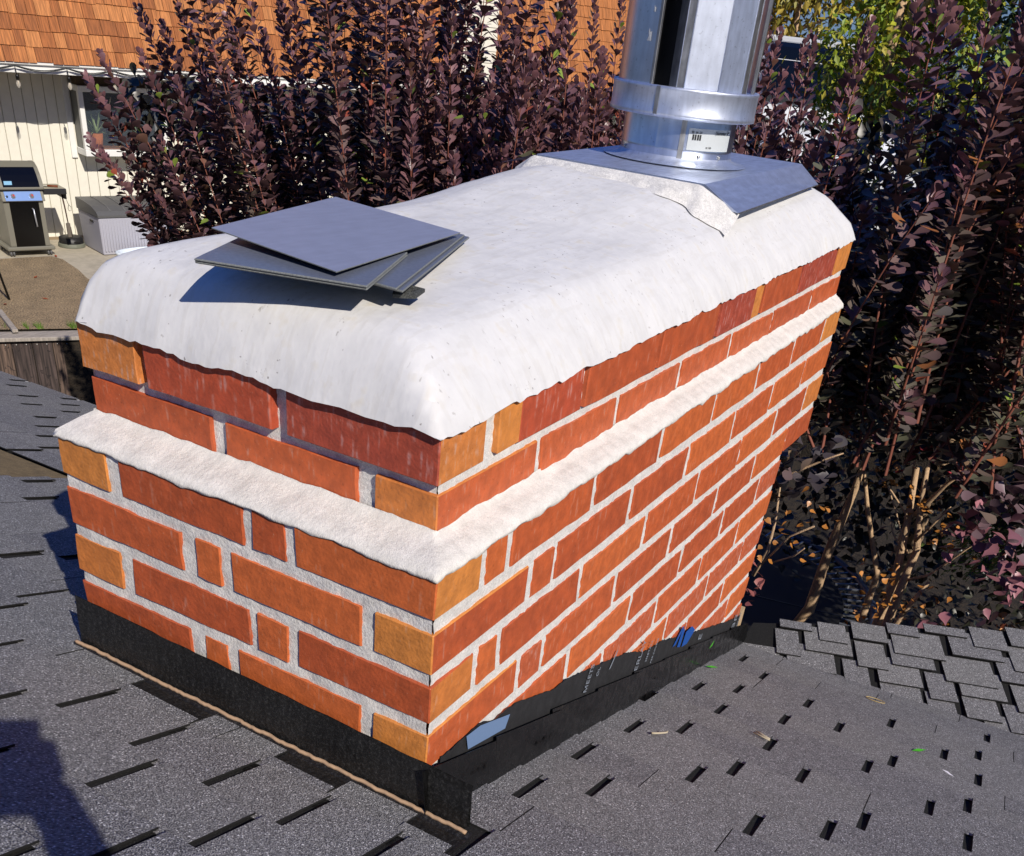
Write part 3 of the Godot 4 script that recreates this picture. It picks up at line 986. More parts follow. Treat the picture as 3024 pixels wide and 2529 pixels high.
	for i in 9:
		var z1 := z - 0.272
		var yt0 := -0.3005 + 0.344 * (z + 0.008) + 0.004; var yt1 := -0.3005 + 0.344 * (z1 + 0.008) - 0.004
		var out := 0.0095 + 0.0028 * (8 - i) / 8.0 + 0.0012 * (i % 2)
		if i == 8: z1 = -2.36
		st = mb()
		var c := []
		var wob := rng.randf_range(-0.003, 0.003)
		for k in 2: for j in 2: for ii in 2:
			var zz := z + 0.035 if k else z1
			var yy: float = (yt0 + 0.344 * 0.035 + wob if k else yt1 + wob) if j else roofy(zz) - 0.004
			c.append(Vector3(out + (0.0012 if ii else 0.0) + (0.012 if not j else 0.0) + (0.0 if k else 0.0016), yy, zz))
		hexa(st, c, 0.0)
		var q := []
		for k in 2: for j in 2: for ii in 2:
			var zz := z + 0.03 if k else z1
			q.append(Vector3((0.055 if ii else out + 0.011), roofy(zz) + (0.0012 if j else 0.0), zz))
		hexa(st, q, 0.0)
		obj("step_flashing", st, M.black_metal, ch)
		z = z1 + 0.008
	# wood end of the wall trim behind the last piece
	obj("trim_end", boxm(Vector3(-0.05, -1.75, -2.26), Vector3(0.004, -1.005, -2.208)), mat(Color(0.72, 0.62, 0.48), 0.8), ch)

# ---------------------------------------------------------------- flue pipe and loose things on the crown
func flue():
	var ax := Vector3(-0.502, 0.0, -1.985)
	var f := thing("flue_pipe", "galvanised steel flue pipe with wide collar and slotted cap on the chimney's far end", "flue pipe", Vector3(ax.x, 0.49, ax.z))
	var o := Vector3(0, -0.49, 0)
	# flashing plate with turned-down sides
	var st := mb()
	var x0 := -0.245; var x1 := 0.262; var z0 := -0.47; var z1 := 0.445
	var P := func(x, y, z): return Vector3(x, y, z) + o
	quad(st, P.call(x0, 0.499, z1 - 0.03), P.call(x1, 0.499, z1 - 0.02), P.call(x1, 0.502, z0), P.call(x0, 0.502, z0))
	quad(st, P.call(x1, 0.499, z1 - 0.02), P.call(0.372, 0.449, z1), P.call(0.332, 0.452, z0), P.call(x1, 0.502, z0))
	quad(st, P.call(-0.36, 0.462, z1 - 0.02), P.call(x0, 0.499, z1 - 0.03), P.call(x0, 0.502, z0), P.call(-0.36, 0.462, z0))
	quad(st, P.call(x0, 0.499, z1 - 0.03), P.call(x0 - 0.01, 0.470, z1 - 0.028), P.call(x1, 0.455, z1 - 0.018), P.call(x1, 0.499, z1 - 0.02))
	tri(st, P.call(x1, 0.499, z1 - 0.02), P.call(x1, 0.455, z1 - 0.018), P.call(0.372, 0.449, z1))
	var plate = obj("base_plate", st, M.steel, f, "sheet metal plate, sky blue put into its tint, bent down over the crown")
	st = mb()
	quad(st, P.call(0.372, 0.449, z1), P.call(0.372, 0.4455, z1), P.call(0.332, 0.4485, z0), P.call(0.332, 0.452, z0))
	obj("drip_edge", st, M.dull_steel, plate)
	# pipe
	st = mb(true)
	lathe(st, [Vector2(0.215, 0.5035), Vector2(0.19, 0.506), Vector2(0.172, 0.513), Vector2(0.166, 0.522)], 64, o)
	obj("storm_ring", st, M.steel, f)
	st = mb(true)
	lathe(st, [Vector2(0.1655, 0.50), Vector2(0.1655, 0.535), Vector2(0.1668, 0.539), Vector2(0.1655, 0.543), Vector2(0.1655, 0.64)], 64, o)
	var pipe = obj("pipe", st, M.polished, f)
	var cama := rad_to_deg(atan2(cam_pos.x - ax.x, cam_pos.z - ax.z))
	st = mb()
	lathe(st, [Vector2(0.166, 0.512), Vector2(0.1678, 0.514), Vector2(0.1678, 0.638), Vector2(0.166, 0.638)], 2, o, cama + 2.0, cama + 7.0)
	obj("seam", st, M.dull_steel, pipe)
	for a in [cama + 24.0, cama + 50.0, cama - 64.0]:
		st = mb(true)
		var d := Vector3(sin(deg_to_rad(a)), 0, cos(deg_to_rad(a)))
		var b := frame(Vector3.ZERO, d)
		tube(st, [d * 0.165 + Vector3(0, 0.527, 0) + o, d * 0.1695 + Vector3(0, 0.527, 0) + o, d * 0.1705 + Vector3(0, 0.527, 0) + o], 0.0055, 0.003, 8)
		obj("rivet", st, M.dull_steel, pipe)
	# paper label with print and bars
	st = mb()
	var R := 0.1672
	for k in 12:
		var a0 := deg_to_rad(cama + lerpf(10, 62, k / 12.0)); var a1 := deg_to_rad(cama + lerpf(10, 62, (k + 1) / 12.0))
		quad(st, Vector3(sin(a0) * R, 0.543, cos(a0) * R) + o, Vector3(sin(a1) * R, 0.543, cos(a1) * R) + o, Vector3(sin(a1) * R, 0.598, cos(a1) * R) + o, Vector3(sin(a0) * R, 0.598, cos(a0) * R) + o)
	var lab = obj("paper_label", st, mat(Color(0.74, 0.76, 0.76), 0.5), pipe)
	var ink := mat(Color(0.12, 0.12, 0.12), 0.7)
	var at := func(a: float, y: float) -> Transform3D:
		var d := Vector3(sin(deg_to_rad(a)), 0, cos(deg_to_rad(a)))
		return Transform3D(Basis(Vector3.UP.cross(d), Vector3.UP, d), d * (R + 0.0008) + Vector3(0, y, 0) + o)
	var t = text_on("Diameter 8\"", 0.011, ink, pipe, at.call(cama + 48.0, 0.589))
	text_on("8D  36  24", 0.007, ink, pipe, at.call(cama + 18.0, 0.588))
	text_on("UL 103", 0.006, ink, pipe, at.call(cama + 33.0, 0.552))
	st = mb()
	for k in 16:
		var a := cama + 14.5 + k * 0.55
		if k in [3, 7, 8, 12]: continue
		var w := 0.0005 if k % 3 else 0.0009
		var xf: Transform3D = at.call(a, 0.576)
		bx(st, Vector3(-w, -0.007, -0.0003), Vector3(w, 0.007, 0.0004), 0.0, xf)
	obj("bar_print", st, ink, pipe)
	# collar
	st = mb(true)
	lathe(st, [Vector2(0.166, 0.624), Vector2(0.205, 0.617), Vector2(0.213, 0.619), Vector2(0.2135, 0.628), Vector2(0.2115, 0.633), Vector2(0.2115, 0.682), Vector2(0.2135, 0.687), Vector2(0.211, 0.692), Vector2(0.205, 0.691), Vector2(0.203, 0.684), Vector2(0.15, 0.682)], 72, o)
	var col = obj("collar", st, M.steel, f)
	st = mb()
	lathe(st, [Vector2(0.212, 0.622), Vector2(0.2142, 0.624), Vector2(0.2142, 0.688), Vector2(0.212, 0.69)], 2, o, cama - 22.0, cama - 19.0)
	obj("seam", st, M.dull_steel, col)
	# inner drum with flat panels, in the dark behind the gaps
	var prof := []
	var angs := [-9.0, -2.0, 30.0, 62.0, 76.0]
	for i in 4:
		var a0: float = deg_to_rad(cama + angs[i]); var a1: float = deg_to_rad(cama + angs[i + 1])
		st = mb()
		var r := 0.176
		quad(st, Vector3(sin(a0) * r, 0.683, cos(a0) * r) + o, Vector3(sin(a1) * r, 0.683, cos(a1) * r) + o, Vector3(sin(a1) * r, 1.25, cos(a1) * r) + o, Vector3(sin(a0) * r, 1.25, cos(a0) * r) + o)
		obj("baffle_panel", st, M.steel if i in [1, 2] else M.dull_steel, f)
	for i in [0, 1, 2, 3, 4]:
		var a: float = deg_to_rad(cama + angs[i])
		st = mb(true)
		tube(st, [Vector3(sin(a) * 0.1765, 0.684, cos(a) * 0.1765) + o, Vector3(sin(a) * 0.1765, 1.25, cos(a) * 0.1765) + o], 0.0018, 0.0018, 6)
		obj("panel_fold", st, M.steel, f)
	for q in [[-9.0, -19.0], [76.0, 84.0]]:
		var a0: float = deg_to_rad(cama + q[0]); var a1: float = deg_to_rad(cama + q[1])
		st = mb()
		quad(st, Vector3(sin(a1) * 0.150, 0.683, cos(a1) * 0.150) + o, Vector3(sin(a0) * 0.176, 0.683, cos(a0) * 0.176) + o, Vector3(sin(a0) * 0.176, 1.25, cos(a0) * 0.176) + o, Vector3(sin(a1) * 0.150, 1.25, cos(a1) * 0.150) + o)
		obj("baffle_fold", st, M.dull_steel, f)
	# outer wind shields with folded edges
	for sh in [[-150.0, -31.0], [78.0, 150.0]]:
		st = mb(true)
		var a0: float = cama + sh[0]; var a1: float = cama + sh[1]
		lathe(st, [Vector2(0.1985, 0.688), Vector2(0.1985, 1.25)], 24, o, a0, a1)
		lathe(st, [Vector2(0.1965, 1.25), Vector2(0.1965, 0.688)], 24, o, a0, a1)
		var s = obj("wind_shield", st, M.polished, f)
		for e in [a0, a1]:
			var d := Vector3(sin(deg_to_rad(e)), 0, cos(deg_to_rad(e)))
			var b := Vector3.UP.cross(d)
			var s2 := mb()
			var sgn := 1.0 if e == a1 else -1.0
			var c := []
			for k in 2: for j in 2: for i in 2:
				c.append(d * (0.1995 if i else 0.190) + b * (0.0 if k == 0 else 0.009 * sgn) + Vector3(0, 1.25 if j else 0.688, 0) + o)
			hexa(s2, c, 0.0008)
			obj("folded_edge", s2, M.dull_steel, s)
	st = mb()
	lathe(st, [Vector2(0.0, 1.25), Vector2(0.205, 1.25), Vector2(0.0, 1.33)], 40, o)
	obj("cap_cone", st, M.steel, f)
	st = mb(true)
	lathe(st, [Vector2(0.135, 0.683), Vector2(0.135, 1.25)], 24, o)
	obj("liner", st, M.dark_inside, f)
	# dried sealant splashes
	for q in [[-37.5, 0.80, 0.018], [-36.0, 0.86, 0.009], [-35.0, 0.90, 0.007]]:
		var a: float = deg_to_rad(cama + q[0])
		st = mb(true)
		var d := Vector3(sin(a), 0, cos(a)); var b := Vector3.UP.cross(d)
		var c0: Vector3 = d * 0.1998 + Vector3(0, q[1], 0) + o
		for k in 10:
			var t0 := TAU * k / 10; var t1 := TAU * (k + 1) / 10
			var r0: float = q[2] * (0.8 + 0.35 * sin(k * 2.3)); var r1: float = q[2] * (0.8 + 0.35 * sin((k + 1) % 10 * 2.3))
			tri(st, c0 + d * 0.0015, c0 + b * cos(t0) * r0 * 0.45 + Vector3.UP * sin(t0) * r0, c0 + b * cos(t1) * r1 * 0.45 + Vector3.UP * sin(t1) * r1)
		obj("sealant_splash", st, mat(Color(0.75, 0.76, 0.76), 0.6), f)

func slab4(p: Array, thick: float, m: Material, m2: Material, ch := 0.0015) -> ArrayMesh:   # p: near, right, far, left corners of the top face
	var c := []
	var dn := Vector3(0, -thick, 0)
	for k in 2: for j in 2: for i in 2:
		var v: Vector3 = [p[2], p[1], p[3], p[0]][i + 2 * k]
		c.append(v + (Vector3.ZERO if j else dn))
	var st := mb(); var st2 := mb()
	hexa(st, c, ch, 3, st2)
	st.generate_normals(); st2.generate_normals()
	var me: ArrayMesh = st.commit(); st2.commit(me)
	me.surface_set_material(0, m2); me.surface_set_material(1, m)
	return me

func loose_things():
	# from below: two slabs under the right corner, two above them, the thin sheet on top
	var lo := [Vector3(-0.214, 0.4445, -0.171), Vector3(-0.389, 0.4445, -0.642), Vector3(-0.58, 0.4445, -0.62), Vector3(-0.42, 0.4445, -0.18)]
	var sl := put("slab", slab4(lo.map(func(v): return v + Vector3(0.004, -0.0045, -0.012)), 0.0038, M.slab_top, M.slab_edge), null)
	tag(sl, "dark slab at the very bottom of the stack, its corner showing at right", "slab", "dark slabs stacked on the crown")
	sl = put("slab", slab4(lo, 0.0038, M.slab_top, M.slab_edge), null)
	tag(sl, "dark slab second from the bottom, glossy corner out at the stack's right end", "slab", "dark slabs stacked on the crown")
	var hi := [Vector3(-0.229, 0.4530, -0.116), Vector3(-0.335, 0.4530, -0.371), Vector3(-0.606, 0.4530, -0.287), Vector3(-0.500, 0.4530, -0.032)]
	sl = put("slab", slab4(hi.map(func(v): return v + Vector3(-0.001, -0.0042, -0.002)), 0.0036, M.slab_top, M.slab_edge), null)
	tag(sl, "dark slab third from the bottom, long front edge on the stack's left", "slab", "dark slabs stacked on the crown")
	sl = put("slab", slab4(hi, 0.0038, M.slab_top, M.slab_edge), null)
	tag(sl, "dark slab directly under the bluish sheet, pale cut edge towards the right", "slab", "dark slabs stacked on the crown")
	var top := [Vector3(-0.288, 0.4622, -0.117), Vector3(-0.373, 0.4552, -0.600), Vector3(-0.713, 0.4625, -0.642), Vector3(-0.588, 0.4700, -0.161)]
	sl = put("metal_sheet", slab4(top, 0.0018, M.sheet, M.slab_edge, 0.0003), null)
	tag(sl, "thin bluish grey metal sheet lying askew on top of the slab stack", "metal sheet")
	# scrap of shingle under the stack
	var st := mb()
	var cs := [Vector3(-0.285, 0.424, -0.265), Vector3(-0.222, 0.424, -0.262), Vector3(-0.213, 0.421, -0.222), Vector3(-0.246, 0.419, -0.205)]
	var nn := noise(40.0, 2, 91)
	var hh := Vector3(0, 0.006, 0)
	grid(st, 12, 8, func(i, j):
		var a: Vector3 = cs[0].lerp(cs[1], i / 12.0); var b: Vector3 = cs[3].lerp(cs[2], i / 12.0)
		var p := a.lerp(b, j / 8.0)
		return p + hh * (0.9 if i in [0, 12] or j in [0, 8] else 1.0 + 0.5 * nn.get_noise_3dv(p * 3)))
	for i in 4: quad(st, cs[i] + hh * 0.9, cs[(i + 1) % 4] + hh * 0.9, cs[(i + 1) % 4], cs[i])
	tag(obj("roofing_scrap", st, M.chip, null), "small rough grey scrap of roofing poking out under the slab stack", "roofing scrap")
	# litter on the shingles
	var leafg := mat(Color(0.30, 0.72, 0.16), 0.5)
	for q in [[Vector3(0.056, 0, -1.73), 0.022, 1.9, "small bright green leaf on the shingles beside the step flashing"], [Vector3(0.774, 0, -1.66), 0.024, 2.2, "bright green leaf alone on the shingles towards the right"]]:
		st = mb(true)
		var p: Vector3 = q[0]; p.y = roofy(p.z) + 0.014
		var b := Basis(Vector3.UP, q[2])
		var L: float = q[1]
		var pts := [Vector3(0, 0, -L), Vector3(L * 0.3, 0.002, 0), Vector3(0, 0.004, L), Vector3(-L * 0.3, 0.002, 0), Vector3(0, 0.0005, 0)]
		for i in 4: tri(st, p + b * pts[4], p + b * pts[i], p + b * pts[(i + 1) % 4])
		tag(obj("leaf", st, leafg, null), q[3], "leaf")
	st = mb(true)
	var p := Vector3(0.019, -0.95, -1.78)
	for i in 1: quad(st, p, p + Vector3(0.001, 0.01, -0.02), p + Vector3(0.001, 0.014, -0.045), p + Vector3(0.001, -0.002, -0.03))
	tag(obj("leaf", st, leafg, null), "green leaf stuck to the black flashing", "leaf")
	var pale := mat(Color(0.72, 0.68, 0.58), 0.7)
	st = mb(true)
	var cur := []
	for i in 9:
		var t := i / 8.0
		var z := -0.845 - 0.03 * t
		cur.append(Vector3(0.150 + 0.03 * t + 0.012 * sin(t * 3.1), roofy(z) + 0.014 + 0.012 * t * t, z - 0.012 * sin(t * 3.0)))
	tube(st, cur, 0.003, 0.0022, 6)
	tag(obj("twig", st, pale, null), "pale curled twig on the shingles below the flashing", "twig")
	for i in 3:
		st = mb(true)
		var z := -1.18 - 0.012 * i
		var a := Vector3(0.345 + 0.004 * i, roofy(z) + 0.016 + 0.003 * (i % 2), z)
		tube(st, [a, a + Vector3(0.052 - 0.006 * i, 0.008, 0.018 + 0.004 * i)], 0.0022, 0.0022, 6)
		var lb: String = ["pale stick nearest the eave in the little bundle on the shingles", "middle pale stick of the little bundle on the shingles", "pale stick nearest the ridge in the little bundle on the shingles"][2 - i]
		tag(obj("stick", st, pale, null), lb, "stick", "pale sticks lying together")
	st = mb(true)
	var ring := []
	for i in 25:
		var a := TAU * i / 24
		var q := Vector3(0.582 + 0.034 * cos(a) - 0.004 * sin(a), 0, -2.142 + 0.022 * sin(a))
		q.y = roofy(q.z) + 0.013
		ring.append(q)
	tube(st, ring, 0.0016, 0.0016, 5, false)
	tag(obj("loop_of_straw", st, mat(Color(0.70, 0.62, 0.42), 0.7), null), "thin straw coloured loop on the shingles near the bend", "loop")
	st = mb(true)
	p = Vector3(0.852, 0, -1.548); p.y = roofy(p.z) + 0.014
	quad(st, p, p + Vector3(0.016, 0.003, 0.004), p + Vector3(0.036, 0.003, 0.018), p + Vector3(0.024, 0.001, 0.015))
	tag(obj("paper_scrap", st, mat(Color(0.88, 0.89, 0.92), 0.6), null), "white sliver of paper on the shingles below the lone green leaf", "paper scrap")

# ---------------------------------------------------------------- the neighbour's place; local axes: x along the wall, y up from the patio, z out from the wall
var HX := Transform3D(Basis(Vector3(0.321, 0, -0.947).normalized(), Vector3.UP, Vector3(0.947, 0, 0.321).normalized()), Vector3(-12.87, -2.6, -9.04))

func hthing(called: String, label: String, category: String, at: Vector3, turn := 0.0, group := "") -> Node3D:
	var o := thing(called, label, category, Vector3.ZERO, 0.0, group)
	o.transform = HX * Transform3D(Basis(Vector3.UP, turn), at)
	return o

func neighbour_house():
	var h := hthing("neighbour_house", "white sided house with cedar shake roof across the patio", "house", Vector3.ZERO)
	# body and siding boards
	obj("wall", boxm(Vector3(-4, -0.02, -6), Vector3(12.2, 2.5, -0.03)), M.siding, h)
	var x := -1.6
	while x < 3.2:
		var st := boxm(Vector3(x + 0.004, 0.03, -0.029), Vector3(x + 0.146, 2.35, 0.0), 0.004)
		obj("siding_board", st, M.siding, h)
		x += 0.15
	var far := mb()
	for i in 60:
		var xx := 3.2 + i * 0.15
		bx(far, Vector3(xx + 0.004, 0.03, -0.029), Vector3(xx + 0.146, 2.35, 0.0), 0.004)
	for i in 16:
		var xx := -4.0 + i * 0.15
		bx(far, Vector3(xx + 0.004, 0.03, -0.029), Vector3(xx + 0.146, 2.35, 0.0), 0.004)
	var fs = obj("far_siding", far, M.siding, h); fs.set_meta("kind", "stuff")
	obj("base_board", boxm(Vector3(-4, -0.02, -0.02), Vector3(12.2, 0.035, 0.012)), mat(Color(0.55, 0.48, 0.38), 0.8), h)
	# eave
	obj("soffit", boxm(Vector3(-4, 2.33, -0.03), Vector3(12.2, 2.36, 0.90)), mat(Color(0.36, 0.28, 0.20), 0.8), h)
	obj("fascia_board", boxm(Vector3(-4, 2.205, 0.86), Vector3(12.2, 2.33, 0.90), 0.004), M.trim, h)
	obj("gutter_lip", boxm(Vector3(-4, 2.285, 0.90), Vector3(12.2, 2.325, 0.935), 0.006), M.trim, h)
	obj("fascia_lip", boxm(Vector3(-4, 2.19, 0.892), Vector3(12.2, 2.235, 0.912), 0.004), M.trim, h)
	# steep shake roof: rows of shakes, each its own piece where they show
	var lean := 0.30      # metres back per metre up
	var st := mb()
	quad(st, Vector3(-4, 2.31, 0.93), Vector3(12.2, 2.31, 0.93), Vector3(12.2, 5.2, 0.93 - lean * 2.9), Vector3(-4, 5.2, 0.93 - lean * 2.9))
	quad(st, Vector3(12.2, 2.31, 0.93), Vector3(12.2, 2.31, -6), Vector3(12.2, 5.2, -6), Vector3(12.2, 5.2, 0.93 - lean * 2.9))
	quad(st, Vector3(-4, 2.31, -6), Vector3(-4, 2.31, 0.93), Vector3(-4, 5.2, 0.93 - lean * 2.9), Vector3(-4, 5.2, -6))
	quad(st, Vector3(-4, 5.2, 0.06), Vector3(12.2, 5.2, 0.06), Vector3(12.2, 5.6, -6), Vector3(-4, 5.6, -6))
	var roof = obj("roof", st, M.shake[3], h)
	var list := []
	for r in 16:
		var y := 2.315 + r * 0.172
		var sx := -1.4 + rng.randf() * 0.1
		while sx < 12.1:
			var w := rng.randf_range(0.09, 0.21)
			if not (sx > 6.55 and sx + w < 7.65): list.append([sx, y, w])
			sx += w + 0.006
	var shown := []; var rest := mb()
	for q in list:
		var wp: Vector3 = HX * Vector3(q[0] + q[2] / 2, q[1] + 0.08, 0.95 - lean * (q[1] - 2.31))
		if seen(wp, 0.0): shown.append([cam_pos.distance_to(wp) + (3.0 if q[0] > 1.7 and q[0] < 8.3 else 0.0), q])
		else: shake(rest, q, lean)
	shown.sort_custom(func(a, b): return a[0] < b[0])
	for i in shown.size():
		if i < 260:
			var s := mb()
			shake(s, shown[i][1], lean)
			obj("shake", s, M.shake[rng.randi() % 4], roof)
		else: shake(rest, shown[i][1], lean)
	var fr = obj("far_shakes", rest, M.shake[0], roof); fr.set_meta("kind", "stuff")
	# lap-sided white chase that breaks the roof
	var chase = obj("chase", boxm(Vector3(6.62, 2.36, -0.5), Vector3(7.60, 5.1, 0.98)), M.siding, h, "white lap sided chase rising through the shake roof")
	for i in 16:
		var y := 2.36 + i * 0.17
		var c := []
		for k in 2: for j in 2: for ii in 2:
			c.append(Vector3(7.605 if ii else 6.615, y + (0.172 if j else 0.0), 0.97 if not k else (0.986 if j else 1.0)))
		var s := mb(); hexa(s, c, 0.0)
		obj("lap_board", s, M.siding, chase)
	for xx in [6.58, 7.60]:
		obj("corner_trim", boxm(Vector3(xx - 0.03, 2.36, 0.95), Vector3(xx + 0.07, 5.1, 1.015), 0.004), M.shake[2], chase)
	# garden window
	var gw = obj("window", boxm(Vector3(0.545, 1.15, 0.0), Vector3(1.80, 1.235, 0.34), 0.006), M.trim, h, "white box window with pot plants on its sill")
	obj("window_frame", boxm(Vector3(0.545, 1.955, 0.0), Vector3(1.80, 2.03, 0.34), 0.006), M.trim, gw)
	for xx in [0.545, 1.735]:
		obj("window_frame", boxm(Vector3(xx, 1.235, 0.27), Vector3(xx + 0.068, 1.955, 0.338), 0.005), M.trim, gw)
		obj("side_panel", boxm(Vector3(xx + 0.012, 1.235, 0.0), Vector3(xx + 0.03, 1.955, 0.27)), M.grey_plastic if xx < 1 else M.trim, gw)
	obj("jamb_board", boxm(Vector3(0.455, 1.09, 0.001), Vector3(0.535, 2.12, 0.03), 0.004), M.trim, gw)
	obj("jamb_board", boxm(Vector3(1.81, 1.09, 0.001), Vector3(1.88, 2.12, 0.03), 0.004), M.trim, gw)
	obj("top_panel", boxm(Vector3(0.56, 2.03, 0.001), Vector3(1.79, 2.20, 0.30)), mat(Color(0.30, 0.24, 0.17), 0.8), gw)
	obj("dark_room", boxm(Vector3(0.60, 1.24, 0.002), Vector3(1.75, 1.95, 0.02)), mat(Color(0.05, 0.05, 0.06), 0.9), gw)  # matte black panel, the unlit interior painted as a colour
	obj("sill_board", boxm(Vector3(0.60, 1.236, 0.02), Vector3(1.74, 1.25, 0.27)), mat(Color(0.46, 0.28, 0.14), 0.6), gw)
	var pane := mat(Color(0.8, 0.9, 1.0, 0.03), 0.0); pane.transparency = BaseMaterial3D.TRANSPARENCY_ALPHA
	obj("pane", boxm(Vector3(0.61, 1.236, 0.30), Vector3(1.737, 1.957, 0.304)), pane, gw)
	# plants on the sill
	var pl := [[0.80, 0.085, 0.18, "spiky pot plant in terracotta at the left of the box window"], [1.36, 0.075, 0.16, "spiky pot plant at the right of the box window behind the bush"]]
	for q in pl:
		var t := hthing("pot_plant", q[3], "pot plant", Vector3(q[0], 1.251, 0.17), 0.0, "pot plants in the box window")
		st = mb(true)
		lathe(st, [Vector2(0.0, 0.0), Vector2(q[1] * 0.75, 0.0), Vector2(q[1], q[2]), Vector2(q[1] * 0.9, q[2]), Vector2(q[1] * 0.85, q[2] - 0.02), Vector2(0, q[2] - 0.02)], 20)
		obj("pot", st, mat(Color(0.62, 0.34, 0.16), 0.8), t)
		st = mb(true)
		for i in 34:
			var a := rng.randf() * TAU; var el := rng.randf_range(0.1, 1.3); var L := rng.randf_range(0.20, 0.38)
			var d := Vector3(cos(a) * cos(el), sin(el), sin(a) * cos(el) * 0.55)
			var b := d.cross(Vector3.UP).normalized() * 0.011
			var p0 := Vector3(0, q[2] - 0.01, 0)
			var p1 := p0 + d * L * 0.55; var p2 := p0 + d * L + Vector3(0, -0.05 * (1.3 - el), 0)
			quad(st, p0 - b, p0 + b, p1 + b * 0.8, p1 - b * 0.8); tri(st, p1 - b * 0.8, p1 + b * 0.8, p2)
		var lm := mat(Color(0.48, 0.55, 0.38), 0.6); lm.cull_mode = BaseMaterial3D.CULL_DISABLED
		obj("foliage", st, lm, t)
	st = mb(true)
	var ring := []
	for i in 25: ring.append(Vector3(0.075 * cos(TAU * i / 24), 0.08 + 0.075 * sin(TAU * i / 24), 0))
	tube(st, ring, 0.004, 0.004, 6, false)
	var hoop = obj("brass_hoop", st, mat(Color(0.85, 0.68, 0.35), 0.3, 1.0), null)
	hoop.transform = HX * Transform3D(Basis(), Vector3(1.07, 1.251, 0.2))
	tag(hoop, "thin brass hoop ornament standing on the window sill", "ornament")
	string_lights()
	grill()
	deck_box()
	patio_bits()

func shake(st: SurfaceTool, q: Array, lean: float):
	var c := []
	var y0: float = q[1] + rng.randf_range(-0.008, 0.008)
	var th := rng.randf_range(0.018, 0.026)
	for k in 2: for j in 2: for i in 2:
		var y := y0 + (0.20 if j else 0.0)
		var z := 0.934 - lean * (y - 2.31) + ((0.006 if j else th) if k else 0.0)
		c.append(Vector3(q[0] + (q[2] if i else 0.0), y, z))
	hexa(st, c, 0.002)

func string_lights():
	var t := hthing("string_lights", "string of clear bulbs hung along the white fascia board", "string lights", Vector3.ZERO)
	var xs := [-1.10, -0.44, 0.215, 0.82, 1.45, 2.10]
	for s in 2:
		var st := mb(true)
		var pts := []
		for i in xs.size() - 1:
			for k in 8:
				var f := k / 8.0
				pts.append(Vector3(lerpf(xs[i], xs[i + 1], f), 2.275 - 0.045 * sin(PI * f) * (1.0 + 0.2 * s) - s * 0.006, 0.955 + 0.004 * s))
		tube(st, pts, 0.0065, 0.0065, 5)
		obj("cord", st, mat(Color(0.16, 0.17, 0.17), 0.6), t)
	var glass := mat(Color(1, 0.97, 0.9, 0.25), 0.05); glass.transparency = BaseMaterial3D.TRANSPARENCY_ALPHA
	for x in xs:
		var st := mb(true)
		tube(st, [Vector3(x, 2.28, 0.957), Vector3(x + 0.012, 2.17, 0.957)], 0.006, 0.006, 5)
		lathe(st, [Vector2(0.0, 2.18), Vector2(0.014, 2.178), Vector2(0.021, 2.165), Vector2(0.021, 2.115), Vector2(0.0, 2.112)], 10, Vector3(x + 0.012, 0, 0.957))
		var sk = obj("socket", st, M.black_paint, t)
		st = mb(true)
		lathe(st, [Vector2(0.012, 2.114), Vector2(0.027, 2.085), Vector2(0.027, 2.055), Vector2(0.012, 2.03), Vector2(0.0, 2.025)], 12, Vector3(x + 0.012, 0, 0.957))
		obj("bulb", st, glass, sk)
		st = mb(true)
		tube(st, [Vector3(x + 0.012, 2.11, 0.957), Vector3(x + 0.012, 2.05, 0.957)], 0.006, 0.003, 5)
		obj("filament", st, mat(Color(0.85, 0.75, 0.6), 0.5), sk)

